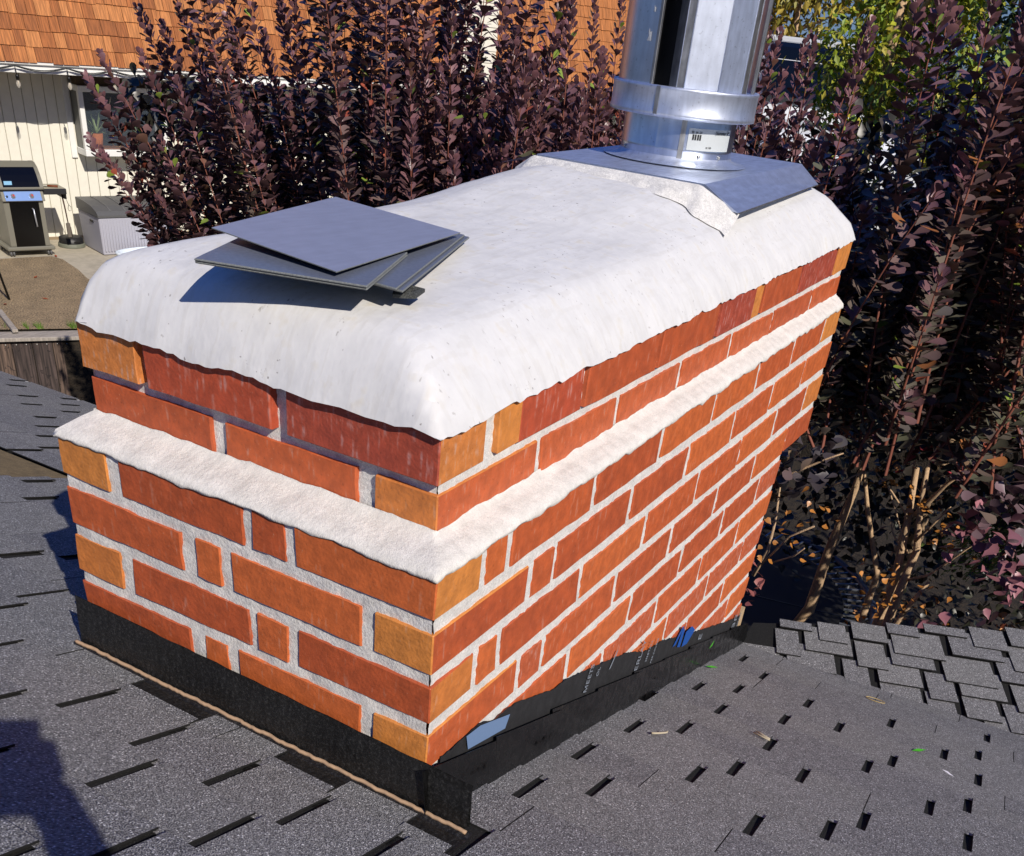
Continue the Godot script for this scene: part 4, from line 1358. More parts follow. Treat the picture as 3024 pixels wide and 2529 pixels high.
func grill():
	var t := hthing("gas_grill", "two burner gas grill with black lid and black door against the white wall", "gas grill", Vector3(-0.61, 0, 0.70), -0.03)
	var gm: Material = mat(Color(0.47, 0.46, 0.41), 0.5)
	obj("base_tray", boxm(Vector3(-0.32, 0.075, -0.24), Vector3(0.31, 0.125, 0.29), 0.012), gm, t)
	for sx in [-0.26, 0.235]:
		for sz in [-0.20, 0.235]:
			var s2 := mb(true)
			for d in [-0.018, 0.018]:
				var wst := []
				tube(s2, [Vector3(sx + d - 0.01, 0.036, sz), Vector3(sx + d + 0.01, 0.036, sz)], 0.036, 0.036, 12)
			obj("caster", s2, mat(Color(0.35, 0.35, 0.35), 0.5), t)
	var st := mb()
	bx(st, Vector3(-0.265, 0.125, -0.22), Vector3(-0.185, 0.70, 0.26), 0.006)
	bx(st, Vector3(0.185, 0.125, -0.22), Vector3(0.255, 0.70, 0.26), 0.006)
	bx(st, Vector3(-0.185, 0.125, -0.22), Vector3(0.185, 0.70, -0.19))
	obj("cabinet", st, gm, t)
	for k in 4:
		obj("vent_slot", boxm(Vector3(-0.268, 0.50 + k * 0.018, -0.10), Vector3(-0.264, 0.508 + k * 0.018, -0.02)), M.black_paint, t)
	var door = obj("door", boxm(Vector3(-0.19, 0.125, 0.245), Vector3(0.19, 0.70, 0.268), 0.004), mat(Color(0.012, 0.012, 0.013), 0.25), t)
	st = mb(true)
	tube(st, [Vector3(0.115, 0.38, 0.268), Vector3(0.112, 0.385, 0.30), Vector3(0.098, 0.60, 0.30), Vector3(0.096, 0.605, 0.268)], 0.011, 0.011, 8)
	obj("handle", st, mat(Color(0.75, 0.76, 0.78), 0.35, 0.6), door)
	# control panel, tilted
	var c := []
	for k in 2: for j in 2: for i in 2:
		c.append(Vector3(0.275 if i else -0.275, 0.83 if j else 0.70, [0.0, [0.30, 0.235][j]][k]))
	st = mb(); hexa(st, c, 0.006)
	obj("firebox", st, gm, t)
	c = []
	for k in 2: for j in 2: for i in 2:
		c.append(Vector3(0.235 if i else -0.235, 0.822 if j else 0.708, [0.1, [0.3035, 0.2465][j]][k]))
	st = mb(); hexa(st, c, 0.002)
	var panel = obj("control_panel", st, mat(Color(0.50, 0.62, 0.82), 0.3, 0.5), t)
	for x in [-0.13, 0.11]:
		st = mb(true)
		var nrm := Vector3(0, 0.45, 0.89)
		var p0 := Vector3(x, 0.762, 0.277)
		tube(st, [p0, p0 + nrm * 0.012], 0.032, 0.030, 16)
		tube(st, [p0 + nrm * 0.012, p0 + nrm * 0.034], 0.021, 0.018, 14)
		obj("knob", st, mat(Color(0.72, 0.72, 0.74), 0.3, 0.5), panel)
		st = mb(true)
		tube(st, [p0 + nrm * 0.0345, p0 + nrm * 0.036], 0.013, 0.013, 12)
		obj("knob_dot", st, mat(Color(0.75, 0.22, 0.25), 0.5), panel)
	st = mb(true); tube(st, [Vector3(-0.21, 0.758, 0.278), Vector3(-0.21, 0.766, 0.296)], 0.012, 0.012, 10)
	obj("igniter_button", st, M.black_paint, panel)
	text_on("smoker", 0.018, M.black_paint, panel, Transform3D(Basis(Vector3.RIGHT, Vector3(0, 0.89, -0.45), Vector3(0, 0.45, 0.89)), Vector3(0.18, 0.795, 0.2615))).queue_free()
	# lid: a curved cross-section swept across
	var pr := [Vector2(0.265, 0.845), Vector2(0.275, 0.87), Vector2(0.255, 0.93), Vector2(0.205, 1.01), Vector2(0.13, 1.09), Vector2(0.04, 1.135), Vector2(-0.06, 1.14), Vector2(-0.16, 1.10), Vector2(-0.22, 1.0), Vector2(-0.235, 0.845)]
	for part in 3:
		var xa: float = [-0.285, -0.235, 0.235][part]; var xb: float = [-0.235, 0.235, 0.285][part]
		var sc: float = 1.0 if part == 1 else 1.02
		st = mb()
		for i in pr.size() - 1:
			var a: Vector2 = Vector2(pr[i].x * sc, 0.845 + (pr[i].y - 0.845) * sc); var b: Vector2 = Vector2(pr[i + 1].x * sc, 0.845 + (pr[i + 1].y - 0.845) * sc)
			quad(st, Vector3(xa, a.y, a.x), Vector3(xb, a.y, a.x), Vector3(xb, b.y, b.x), Vector3(xa, b.y, b.x))
			for x in [xa, xb]:
				tri(st, Vector3(x, 0.845, 0.0), Vector3(x, a.y, a.x), Vector3(x, b.y, b.x))
		obj("lid" if part == 1 else "lid_end", st, mat(Color(0.035, 0.035, 0.05), 0.16) if part == 1 else gm, t)
	st = mb()
	for i in range(4, 8):
		var a: Vector2 = pr[i] + Vector2(0, 0.004); var b: Vector2 = pr[i + 1] + Vector2(0, 0.004)
		quad(st, Vector3(-0.24, a.y, a.x), Vector3(0.24, a.y, a.x), Vector3(0.24, b.y, b.x), Vector3(-0.24, b.y, b.x))
	obj("lid_top", st, gm, t)
	obj("lid_rim", boxm(Vector3(-0.285, 0.838, 0.235), Vector3(0.285, 0.872, 0.292), 0.012), gm, t)
	obj("lid_sticker", boxm(Vector3(-0.215, 0.90, 0.264), Vector3(-0.115, 0.945, 0.2745), 0.0, Transform3D(Basis(), Vector3(0, 0, 0))), mat(Color(0.55, 0.76, 0.9), 0.5), t)
	# side shelves
	for sx in [1, -1]:
		st = mb()
		var xa := 0.28 if sx > 0 else -0.60; var xb := 0.60 if sx > 0 else -0.28
		bx(st, Vector3(xa, 0.815, -0.17), Vector3(xb, 0.84, 0.19), 0.008)
		var sh = obj("side_shelf", st, mat(Color(0.62, 0.60, 0.52), 0.5), t)
		obj("shelf_front", boxm(Vector3(xa, 0.765, 0.19), Vector3(xb, 0.838, 0.215), 0.008), mat(Color(0.17, 0.17, 0.18), 0.4), sh)
		st = mb()
		bx(st, Vector3(xb - 0.03 if sx > 0 else xa, 0.70, -0.16), Vector3(xb if sx > 0 else xa + 0.03, 0.81, 0.18), 0.004)
		obj("shelf_bracket", st, M.black_paint, sh)
	# spatula on the shelf and the tools that hang from it
	st = mb(true)
	tube(st, [Vector3(0.40, 0.852, 0.06), Vector3(0.52, 0.852, 0.12)], 0.013, 0.016, 8)
	var sp := st
	var spat := Node3D.new(); spat.name = "spatula"; add_child(spat, true)
	spat.transform = t.transform
	tag(spat, "spatula with a wooden handle lying on the grill's side shelf", "spatula")
	obj("handle", sp, mat(Color(0.45, 0.22, 0.10), 0.6), spat)
	obj("blade", boxm(Vector3(-0.05, -0.003, -0.04), Vector3(0.10, 0.003, 0.04), 0.002, Transform3D(Basis(Vector3.UP, -0.45), Vector3(0.31, 0.85, 0.0))), mat(Color(0.8, 0.8, 0.78), 0.3, 0.8), spat)
	for q in [[0.56, 0.10, "long handled grill brush hanging from the side shelf"], [0.61, 0.02, "thin wire skewer hanging from the side shelf's end"]]:
		var w := Node3D.new(); w.name = "grill_tool" if q[0] < 0.6 else "grill_skewer"; add_child(w, true)
		w.transform = t.transform
		tag(w, q[2], "grill tool")
		st = mb(true)
		if q[0] < 0.6:
			tube(st, [Vector3(q[0], 0.77, q[1]), Vector3(q[0] + 0.02, 0.55, q[1]), Vector3(q[0] + 0.03, 0.38, q[1])], 0.012, 0.008, 7)
			obj("handle", st, mat(Color(0.28, 0.18, 0.13), 0.6), w)
			obj("head", boxm(Vector3(q[0] + 0.0, 0.19, q[1] - 0.015), Vector3(q[0] + 0.055, 0.38, q[1] + 0.015), 0.008), mat(Color(0.40, 0.37, 0.33), 0.6), w)
		else:
			tube(st, [Vector3(q[0] + 0.0, 0.77, q[1]), Vector3(q[0] + 0.05, 0.60, q[1]), Vector3(q[0] + 0.035, 0.55, q[1]), Vector3(q[0] + 0.045, 0.52, q[1]), Vector3(q[0] + 0.075, 0.52, q[1]), Vector3(q[0] + 0.08, 0.57, q[1]), Vector3(q[0] + 0.05, 0.60, q[1])], 0.004, 0.004, 5)
			obj("wire", st, mat(Color(0.35, 0.35, 0.33), 0.4, 0.6), w)

func deck_box():
	var t := hthing("deck_box", "pale grey plastic deck box with a darker ribbed lid beside the white wall", "storage box", Vector3(0.86, 0, 0.80))
	var c := []
	for k in 2: for j in 2: for i in 2:
		var g := 0.02 * j
		c.append(Vector3((0.56 + g) * (1 if i else -1), 0.50 if j else 0.0, (0.36 + g) * (1 if k else -1)))
	var st := mb(); hexa(st, c, 0.012)
	obj("body", st, M.pale_plastic, t)
	for i in 26:
		obj("rib", boxm(Vector3(-0.535 + i * 0.042, 0.05, 0.365), Vector3(-0.515 + i * 0.042, 0.48, 0.382), 0.002), M.pale_plastic, t)
	obj("grip", boxm(Vector3(-0.586, 0.40, 0.05), Vector3(-0.572, 0.43, 0.17), 0.004), M.black_paint, t)
	st = mb()
	var pr := [Vector2(0.395, 0.50), Vector2(0.40, 0.53), Vector2(0.34, 0.575), Vector2(0.18, 0.62), Vector2(-0.1, 0.645), Vector2(-0.39, 0.645), Vector2(-0.39, 0.50)]
	for i in pr.size() - 1:
		quad(st, Vector3(-0.59, pr[i].y, pr[i].x), Vector3(0.59, pr[i].y, pr[i].x), Vector3(0.59, pr[i + 1].y, pr[i + 1].x), Vector3(-0.59, pr[i + 1].y, pr[i + 1].x))
		for x in [-0.59, 0.59]: tri(st, Vector3(x, 0.5, 0), Vector3(x, pr[i].y, pr[i].x), Vector3(x, pr[i + 1].y, pr[i + 1].x))
	var lid = obj("lid", st, mat(Color(0.36, 0.36, 0.36), 0.5), t)
	for x in [-0.38, -0.16, 0.08, 0.32]:
		st = mb(true)
		tube(st, [Vector3(x, 0.578, 0.345), Vector3(x, 0.624, 0.18), Vector3(x, 0.649, -0.1), Vector3(x, 0.649, -0.36)], 0.007, 0.007, 5)
		obj("lid_rib", st, mat(Color(0.42, 0.42, 0.42), 0.5), lid)
	# white tub in front of it
	var tub := hthing("tub", "low white plastic tub on the path in front of the deck box", "tub", Vector3(0.98, 0, 1.48))
	st = mb(true)
	lathe(st, [Vector2(0.0, 0.03), Vector2(0.48, 0.03), Vector2(0.50, 0.10), Vector2(0.54, 0.105), Vector2(0.55, 0.09), Vector2(0.50, 0.0), Vector2(0, 0)], 36)
	var shell = obj("shell", st, mat(Color(0.86, 0.90, 0.93), 0.4), tub)
	shell.scale = Vector3(1.15, 1, 0.5)
	# black weighted base
	var b := hthing("parasol_base", "black rounded parasol base on the concrete by the grill", "parasol base", Vector3(0.10, 0, 0.48))
	st = mb(true)
	lathe(st, [Vector2(0.0, 0.05), Vector2(0.178, 0.05), Vector2(0.185, 0.04), Vector2(0.185, 0.0)], 28)
	obj("plinth", st, mat(Color(0.42, 0.43, 0.38), 0.6), b)
	st = mb(true)
	lathe(st, [Vector2(0.0, 0.14), Vector2(0.12, 0.138), Vector2(0.165, 0.12), Vector2(0.17, 0.05)], 28)
	obj("weight", st, mat(Color(0.10, 0.10, 0.105), 0.5), b)
	st = mb(true)
	tube(st, [Vector3(0.0, 0.13, 0), Vector3(0.0, 0.26, 0)], 0.035, 0.025, 10)
	obj("stem", st, mat(Color(0.33, 0.31, 0.28), 0.5), b)
	obj("badge", boxm(Vector3(-0.02, 0.07, 0.165), Vector3(0.06, 0.09, 0.176)), mat(Color(0.03, 0.03, 0.03), 0.5), b)

func local_sheet(called: String, pts: Array, y: float, m: Material, label := ""):
	var st := mb()
	var w := pts.map(func(p): return HX * Vector3(p[0], y, p[1]))
	for i in range(1, w.size() - 1): tri(st, w[0], w[i], w[i + 1])
	return struct(called, st, m, label)

func patio_bits():
	# raised ground of the neighbour's lot behind the retaining fence
	var st := mb()
	var a := Vector3(-16.5, -2.62, 3.1); var b := Vector3(-8.9, -2.62, -6.12); var c := Vector3(-0.5, -2.62, -16.2); var d := Vector3(-0.5, -2.62, -60); var e := Vector3(-60, -2.62, -60); var f := Vector3(-60, -2.62, 3.1)
	tri(st, a, b, e); tri(st, b, c, d); tri(st, b, d, e); tri(st, a, e, f)
	var dn := Vector3(0, -1.4, 0)
	for q in [[a, b], [b, c], [c, d]]: quad(st, q[0] + dn, q[1] + dn, q[1], q[0])
	struct("terrace_ground", st, M.soil, "raised ground of the neighbouring lot")
	local_sheet("concrete_walk", [[-6, -0.03], [-6, 2.6], [9, 4.6], [9, -0.03]], -0.004, M.concrete, "pale concrete walk along the white wall")
	local_sheet("gravel_patio", [[-6.0, 1.03], [-6.0, 3.0], [-1.32, 4.52], [-0.30, 4.85], [-0.41, 2.36], [-0.345, 1.89], [-0.322, 1.25], [-0.40, 1.04], [-0.6, 1.03]], 0.002, M.gravel, "exposed aggregate patio")
	# grass tufts along the fence
	st = mb(true)
	for i in 900:
		var t := pow(rng.randf(), 1.0)
		var p := Vector3(lerpf(-2.05, -0.8, t), 0.0, lerpf(4.27, 4.67, t) + rng.randf_range(-0.13, 0.02))
		if noise(1.3, 1, 5).get_noise_1d(p.x * 5.0) < -0.1: continue
		var hgt := rng.randf_range(0.03, 0.085); var an := rng.randf() * TAU
		var dx := Vector3(cos(an), 0, sin(an)) * 0.005
		var tip := p + Vector3(rng.randf_range(-0.03, 0.03), hgt, rng.randf_range(-0.03, 0.03))
		tri(st, HX * (p - dx), HX * (p + dx), HX * tip)
	var gm := mat(Color(0.36, 0.47, 0.16), 0.7); gm.cull_mode = BaseMaterial3D.CULL_DISABLED
	var g = obj("grass", st, gm, null, "strip of short grass along the top of the retaining fence"); g.set_meta("kind", "stuff")
	# edging plank on the gravel
	var pk = obj("edging_plank", boxm(Vector3(-0.42, 0.0, -0.03), Vector3(0.42, 0.035, 0.03), 0.004), M.cap, null)
	pk.transform = HX * Transform3D(Basis(Vector3.UP, 1.45), Vector3(-1.96, 0.003, 4.02))
	tag(pk, "weathered grey plank lying on the gravel at the photo's left edge", "plank")
	# fallen leaves on the patio
	var lm := mat(Color(0.60, 0.26, 0.10), 0.7); lm.cull_mode = BaseMaterial3D.CULL_DISABLED
	var spots := [[-1.55, 2.35], [-1.0, 2.15], [-1.25, 3.2], [-0.75, 3.45], [-1.75, 3.3], [-0.35, 1.08], [-0.62, 3.85]]
	st = mb(true)
	for q in spots:
		var bb := Basis(Vector3.UP, rng.randf() * TAU)
		var p := Vector3(q[0], 0.008, q[1])
		quad(st, HX * (p + bb * Vector3(-0.045, 0, 0)), HX * (p + bb * Vector3(0, 0.006, 0.018)), HX * (p + bb * Vector3(0.045, 0.012, 0)), HX * (p + bb * Vector3(0, 0.004, -0.018)))
	var fl = obj("fallen_leaves", st, lm, null, "a few orange fallen leaves on the gravel"); fl.set_meta("kind", "stuff")
	# retaining fence
	var fd := Vector3(0.57, 0, -0.82).normalized()
	var fo := Vector3(-9.36, 0, -5.47)
	var fx := Transform3D(Basis(fd, Vector3.UP, fd.cross(Vector3.UP)), fo)
	var fe := thing("retaining_fence", "weathered dark board fence with a pale cap rail below the gravel patio", "fence")
	fe.transform = fx
	obj("cap_rail", boxm(Vector3(-4.0, -2.655, -0.20), Vector3(9, -2.612, 0.05), 0.006), M.cap, fe)
	obj("back_rail", boxm(Vector3(-4.0, -2.75, -0.07), Vector3(9, -2.66, -0.03)), M.fence[1], fe)
	for i in 44:
		var x := -4.0 + i * 0.208
		var bd = obj("board", boxm(Vector3(x + 0.003, -3.95, -0.028 - 0.004 * (i % 2)), Vector3(x + 0.203, -2.657, 0.0 - 0.003 * (i % 3)), 0.004), M.fence[rng.randi() % 3], fe)
		if x > -1 and x < 2:
			for s in [0.05, 0.15]:
				st = mb(true)
				tube(st, [Vector3(x + s, -2.70, -0.004), Vector3(x + s, -2.70, 0.006)], 0.008, 0.006, 8)
				obj("nail_head", st, mat(Color(0.7, 0.7, 0.68), 0.5, 0.3), bd)
	# patio chair at the frame's edge
	var ch := hthing("patio_chair", "black patio chair half cut off by the photo's left edge", "chair", Vector3(-2.03, 0, 2.92), 0.35)
	for q in [[-0.27, 0.25], [0.27, 0.25], [-0.27, -0.25], [0.27, -0.25]]:
		st = mb(true)
		tube(st, [Vector3(q[0] * 1.15, 0, q[1] * 1.2), Vector3(q[0], 0.40, q[1] * 0.95), Vector3(q[0] * 0.98, 0.64, q[1])], 0.014, 0.014, 7)
		obj("leg", st, M.black_paint, ch)
	var mesh := mat(Color(0.09, 0.075, 0.07), 0.8)
	obj("seat", boxm(Vector3(-0.26, 0.40, -0.26), Vector3(0.26, 0.43, 0.26), 0.01), mesh, ch)
	obj("backrest", boxm(Vector3(-0.26, 0.43, -0.02), Vector3(0.26, 1.0, 0.01), 0.01, Transform3D(Basis(Vector3.RIGHT, -0.2), Vector3(0, 0, -0.25))), mesh, ch)
	for x in [-0.28, 0.28]:
		st = mb(true); tube(st, [Vector3(x, 0.64, 0.27), Vector3(x, 0.66, 0.1), Vector3(x, 0.67, -0.33)], 0.02, 0.016, 7)
		obj("arm", st, M.black_paint, ch)

# ---------------------------------------------------------------- plants
func leaf_mesh(variant: int) -> ArrayMesh:     # obovate, folded a little along the midrib, unit length along +z, face up +y
	var st := mb(true)
	var w: float = [0.40, 0.45, 0.34][variant]; var bend: float = [0.10, -0.06, 0.16][variant]
	var rib := []; var l := []; var r := []
	var prof := [[0.0, 0.05], [0.22, 0.28], [0.5, 0.78], [0.74, 1.0], [0.92, 0.62], [1.0, 0.0]]
	for q in prof:
		var z: float = q[0]
		var y := -bend * (z - 0.3) * (z - 0.3)
		rib.append(Vector3(0, y - 0.035 * q[1], z)); l.append(Vector3(-w * q[1], y + 0.03 * q[1], z)); r.append(Vector3(w * q[1], y + 0.03 * q[1], z))
	for i in prof.size() - 1:
		if i < prof.size() - 2:
			quad(st, rib[i], rib[i + 1], l[i + 1], l[i]); quad(st, r[i], r[i + 1], rib[i + 1], rib[i])
		else:
			tri(st, rib[i], rib[i + 1], l[i]); tri(st, r[i], rib[i + 1], rib[i])
	st.generate_normals()
	return st.commit()

func small_leaf() -> ArrayMesh:
	var st := mb()
	var p := [Vector3(0, 0, 0), Vector3(-0.28, 0.05, 0.45), Vector3(0, -0.02, 1.0), Vector3(0.28, 0.05, 0.45)]
	tri(st, p[0], p[2], p[1]); tri(st, p[0], p[3], p[2])
	st.generate_normals()
	return st.commit()

var LEAF := []
var LEAFM := []

func leaf_color(h: float) -> Color:      # linear; h: 1 at a shoot's tip, 0 low down
	var a := Color(0.118, 0.090, 0.080); var b := Color(0.180, 0.072, 0.088); var c := Color(0.105, 0.112, 0.070)
	var k := a.lerp(b, clampf(h * 1.6 - 0.72, 0, 1) * 0.9).lerp(c, clampf(0.75 - h, 0, 1) * rng.randf_range(0.0, 1.5))
	k *= rng.randf_range(0.55, 1.4)
	if rng.randf() < 0.012: k = Color(0.22, 0.30, 0.05)
	elif rng.randf() < 0.008: k = Color(0.40, 0.10, 0.06)
	elif rng.randf() < 0.05: k = k.lerp(Color(0.20, 0.10, 0.05), 0.6)
	k.a = 1
	return k

# stems: arrays of [root, control, tip, leaf size, bare fraction]
func shrub(called: String, label: String, stems: Array, at: Vector3, extra = null, trunk := true):
	var t := thing(called, label, "shrub", at)
	var inv := Transform3D(Basis(), -at)
	var xfs := []; var cols := []
	var wood := mb(true)
	for s in stems:
		var pts := []
		var N := 14
		for i in N + 1:
			var f := float(i) / N
			pts.append((s[0] as Vector3).lerp(s[1], f).lerp((s[1] as Vector3).lerp(s[2], f), f) - at)
		tube(wood, pts, 0.0085, 0.0022, 4, false)
		var L := 0.0
		for i in N: L += pts[i].distance_to(pts[i + 1])
		var ang := rng.randf() * TAU
		var f: float = s[4]
		while f < 1.0:
			var u := f * N; var i := mini(int(u), N - 1)
			var p: Vector3 = pts[i].lerp(pts[i + 1], u - i)
			var d: Vector3 = (pts[i + 1] - pts[i]).normalized()
			var b := frame(p, d)
			ang += 2.4 + rng.randf_range(-0.3, 0.3)
			var side := b.x * cos(ang) + b.y * sin(ang)
			var young := clampf((f - 0.86) / 0.14, 0, 1)
			var lift := lerpf(rng.randf_range(0.15, 0.75), 1.25, young)
			var dir := (side * cos(lift) + d * sin(lift)).normalized()
			var nrm := (d * cos(lift) - side * sin(lift) + Vector3(rng.randf_range(-0.4, 0.4), 0.25, rng.randf_range(-0.4, 0.4))).normalized()
			var sz: float = s[3] * lerpf(rng.randf_range(0.75, 1.25), 0.55, young)
			var x := nrm.cross(dir).normalized()
			nrm = dir.cross(x).normalized()
			var bs := Basis(x * sz, nrm * sz, dir * sz)
			xfs.append(Transform3D(bs, p + side * 0.006 + dir * sz * 0.22))
			cols.append(leaf_color(f))
			f += lerpf(0.0140, 0.0070, young) / maxf(L, 0.3) * (1.0 if s[3] > 0.05 else 0.8)
	if extra != null: extra.call(t, xfs, cols)
	obj("stems", wood, M.twig, t)
	# the leaves that show largest are pieces of their own, the rest one mass
	var order := []
	for i in xfs.size():
		var wp: Vector3 = xfs[i].origin + at
		order.append([cam_pos.distance_to(wp) / xfs[i].basis.z.length() + (0.0 if seen(wp, -0.02) else 1e6), i])
	order.sort_custom(func(a, b): return a[0] < b[0])
	var crown := put("foliage", LEAF[0], null, t)
	crown.queue_free()
	for k in 3:
		var ids := []
		for j in order.size():
			if j >= 240 and order[j][1] % 3 == k: ids.append(order[j][1])
		var mm := MultiMesh.new()
		mm.transform_format = MultiMesh.TRANSFORM_3D; mm.use_colors = true; mm.mesh = LEAF[k]
		mm.instance_count = ids.size()
		for j in ids.size():
			mm.set_instance_transform(j, xfs[ids[j]]); mm.set_instance_color(j, cols[ids[j]])
		var mi := MultiMeshInstance3D.new()
		mi.multimesh = mm; mi.material_override = M.leafm; mi.name = "foliage" if k == 0 else "foliage_%03d" % k
		t.add_child(mi, true); mi.set_meta("kind", "stuff")
	for j in mini(240, order.size()):
		var i: int = order[j][1]
		var o := put("leaf", LEAF[i % 3], LEAFM[int(i * 7.3) % LEAFM.size()] if cols[i].r < 0.30 else LEAFM[-1], t)
		o.transform = xfs[i]
	return t

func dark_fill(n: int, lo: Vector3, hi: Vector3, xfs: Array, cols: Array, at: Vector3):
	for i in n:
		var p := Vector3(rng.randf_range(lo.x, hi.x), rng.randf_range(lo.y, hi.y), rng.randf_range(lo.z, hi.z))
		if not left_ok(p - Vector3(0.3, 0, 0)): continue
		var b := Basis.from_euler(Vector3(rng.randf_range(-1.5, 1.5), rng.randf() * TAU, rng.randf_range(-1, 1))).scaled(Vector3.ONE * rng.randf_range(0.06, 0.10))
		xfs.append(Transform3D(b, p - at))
		cols.append(leaf_color(rng.randf() * 0.5) * Color(0.30, 0.33, 0.30))  # leaf colour cut down to stand for the shade inside the bush

func left_ok(p: Vector3) -> bool:      # the left shrub's outline against the house
	var q: Vector3 = cam_inv * p
	var u := (q.x / -q.z * 2835.15 + 1512.0) / 1.44; var v := (2016.0 - q.y / -q.z * 2835.15) / 1.44
	var L := [[-900.0, 300.0], [0.0, 288.0], [60.0, 250.0], [110.0, 235.0], [170.0, 195.0], [290.0, 185.0], [400.0, 235.0], [500.0, 310.0], [900.0, 320.0]]
	for i in L.size() - 1:
		if v >= L[i][0] and v < L[i + 1][0]: return u > lerpf(L[i][1], L[i + 1][1], (v - L[i][0]) / (L[i + 1][0] - L[i][0]))
	return true

func shrubs():
	for k in 3: LEAF.append(leaf_mesh(k))
	for c in [Color(0.12, 0.08, 0.078), Color(0.15, 0.08, 0.09), Color(0.19, 0.075, 0.10), Color(0.115, 0.115, 0.068), Color(0.10, 0.088, 0.082), Color(0.15, 0.11, 0.09), Color(0.36, 0.14, 0.05)]:
		var m: StandardMaterial3D = M.leafm.duplicate(); m.vertex_color_use_as_albedo = false; m.albedo_color = c.linear_to_srgb()
		LEAFM.append(m)
	var stems := []
	# left shrub: fans out to the left, its tips against the house
	for i in 300:
		var f := pow(rng.randf(), 0.85)
		var root := Vector3(lerpf(-4.1, -2.5, f) + rng.randf_range(-0.2, 0.2), -2.6, rng.randf_range(-4.7, -3.9))
		var lean := lerpf(-1.05, 0.08, smoothstep(0.0, 0.62, f)) + rng.randf_range(-0.12, 0.12)
		var L := rng.randf_range(2.2, 3.0) if lean < -0.6 else rng.randf_range(2.5, 4.3)
		if lean < -0.6: L = rng.randf_range(1.7, 2.75)
		if f > 0.72: L = minf(L, rng.randf_range(2.7, 3.4))
		var tip := root + Vector3(sin(lean), cos(lean), rng.randf_range(-0.12, 0.2)) * L
		var ctl := root.lerp(tip, 0.5) + Vector3(-0.25 * sin(lean) * 0.2, 0.18 * absf(sin(lean)) * L * 0.4, 0)
		if not left_ok(tip) or not left_ok(ctl.lerp(tip, 0.6)): continue
		stems.append([root, ctl, tip, 0.070, 0.25])
	for q in [[Vector3(-3.9, -1.9, -4.0), Vector3(-5.52, 0.20, -4.0)], [Vector3(-3.8, -1.9, -3.95), Vector3(-5.35, 0.34, -4.0)], [Vector3(-3.7, -1.9, -4.0), Vector3(-5.02, 0.62, -4.05)], [Vector3(-3.9, -2.0, -3.95), Vector3(-5.58, -0.17, -4.0)],
			[Vector3(-3.8, -2.0, -3.9), Vector3(-5.12, -0.52, -3.95)], [Vector3(-3.6, -1.9, -3.9), Vector3(-4.72, 0.55, -3.95)], [Vector3(-3.9, -2.1, -4.0), Vector3(-4.95, -0.75, -3.9)], [Vector3(-3.5, -1.9, -3.9), Vector3(-4.35, 0.35, -3.9)], [Vector3(-3.3, -1.9, -3.9), Vector3(-3.95, 0.15, -3.85)]]:
		stems.append([q[0], q[0].lerp(q[1], 0.5) + Vector3(0.06, 0.10, 0), q[1], 0.076, 0.2])
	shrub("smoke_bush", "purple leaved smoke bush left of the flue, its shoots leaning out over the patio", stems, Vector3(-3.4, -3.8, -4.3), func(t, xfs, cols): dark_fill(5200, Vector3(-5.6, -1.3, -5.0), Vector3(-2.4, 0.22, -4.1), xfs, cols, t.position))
	stems = []
	for i in 250:
		var f := rng.randf()
		var root := Vector3(lerpf(-2.6, -0.55, f), -2.4, rng.randf_range(-4.9, -3.9))
		var lean := rng.randf_range(-0.1, 0.10)
		var L := rng.randf_range(2.4, 3.75) if f > 0.35 else rng.randf_range(2.6, 4.1)
		L = rng.randf_range(2.3, 2.98) if rng.randf() < 0.88 else rng.randf_range(2.9, 3.45)
		var tip := root + Vector3(sin(lean), cos(lean), rng.randf_range(-0.08, 0.12)) * L
		stems.append([root, root.lerp(tip, 0.5) + Vector3(rng.randf_range(-0.06, 0.06), 0, 0), tip, 0.062, 0.3])
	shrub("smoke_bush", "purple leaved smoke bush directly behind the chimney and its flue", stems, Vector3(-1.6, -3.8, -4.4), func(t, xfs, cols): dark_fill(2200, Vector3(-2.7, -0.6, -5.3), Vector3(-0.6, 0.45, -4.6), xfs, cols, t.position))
	# right shrub: nearest, full height in view
	stems = []
	for i in 330:
		var f := rng.randf()
		var root := Vector3(lerpf(-0.5, 1.9, f) + rng.randf_range(-0.1, 0.1), -2.2, rng.randf_range(-5.3, -3.75))
		if root.x > 0.75: root.z = rng.randf_range(-5.4, -4.6)
		var lean := rng.randf_range(-0.16, 0.12)
		var L := rng.randf_range(1.6, 3.9)
		if f < 0.30: L = minf(L, 3.25)
		if root.x > -0.98 and root.x < -0.08: L = minf(L, rng.randf_range(2.1, 2.75))
		elif root.x < 0.3: L = minf(L, 3.3)
		var tip := root + Vector3(sin(lean), cos(lean), rng.randf_range(-0.1, 0.12)) * L
		var bare := 0.35
		root.y = lerpf(-0.95, -0.5, rng.randf()) if root.x < 1.0 else lerpf(-1.6, -0.9, rng.randf())
		stems.append([root, root.lerp(tip, 0.5) + Vector3(rng.randf_range(-0.08, 0.08), 0, 0), tip, 0.076, 0.05])
	for i in 15:      # low drooping twigs on the right with larger leaves
		var root := Vector3(rng.randf_range(1.2, 2.0), rng.randf_range(-1.3, -0.5), rng.randf_range(-4.6, -4.1))
		var tip := root + Vector3(rng.randf_range(-0.5, 0.1), rng.randf_range(-0.6, 0.1), rng.randf_range(0.1, 0.4))
		stems.append([root, root.lerp(tip, 0.5) + Vector3(0, 0.15, 0), tip, 0.085, 0.15])
	shrub("smoke_bush", "tall dark smoke bush right of the chimney with bare tan trunks below", stems, Vector3(0.6, -3.8, -4.6), func(t, xfs, cols): bare_wood(t, xfs, cols))

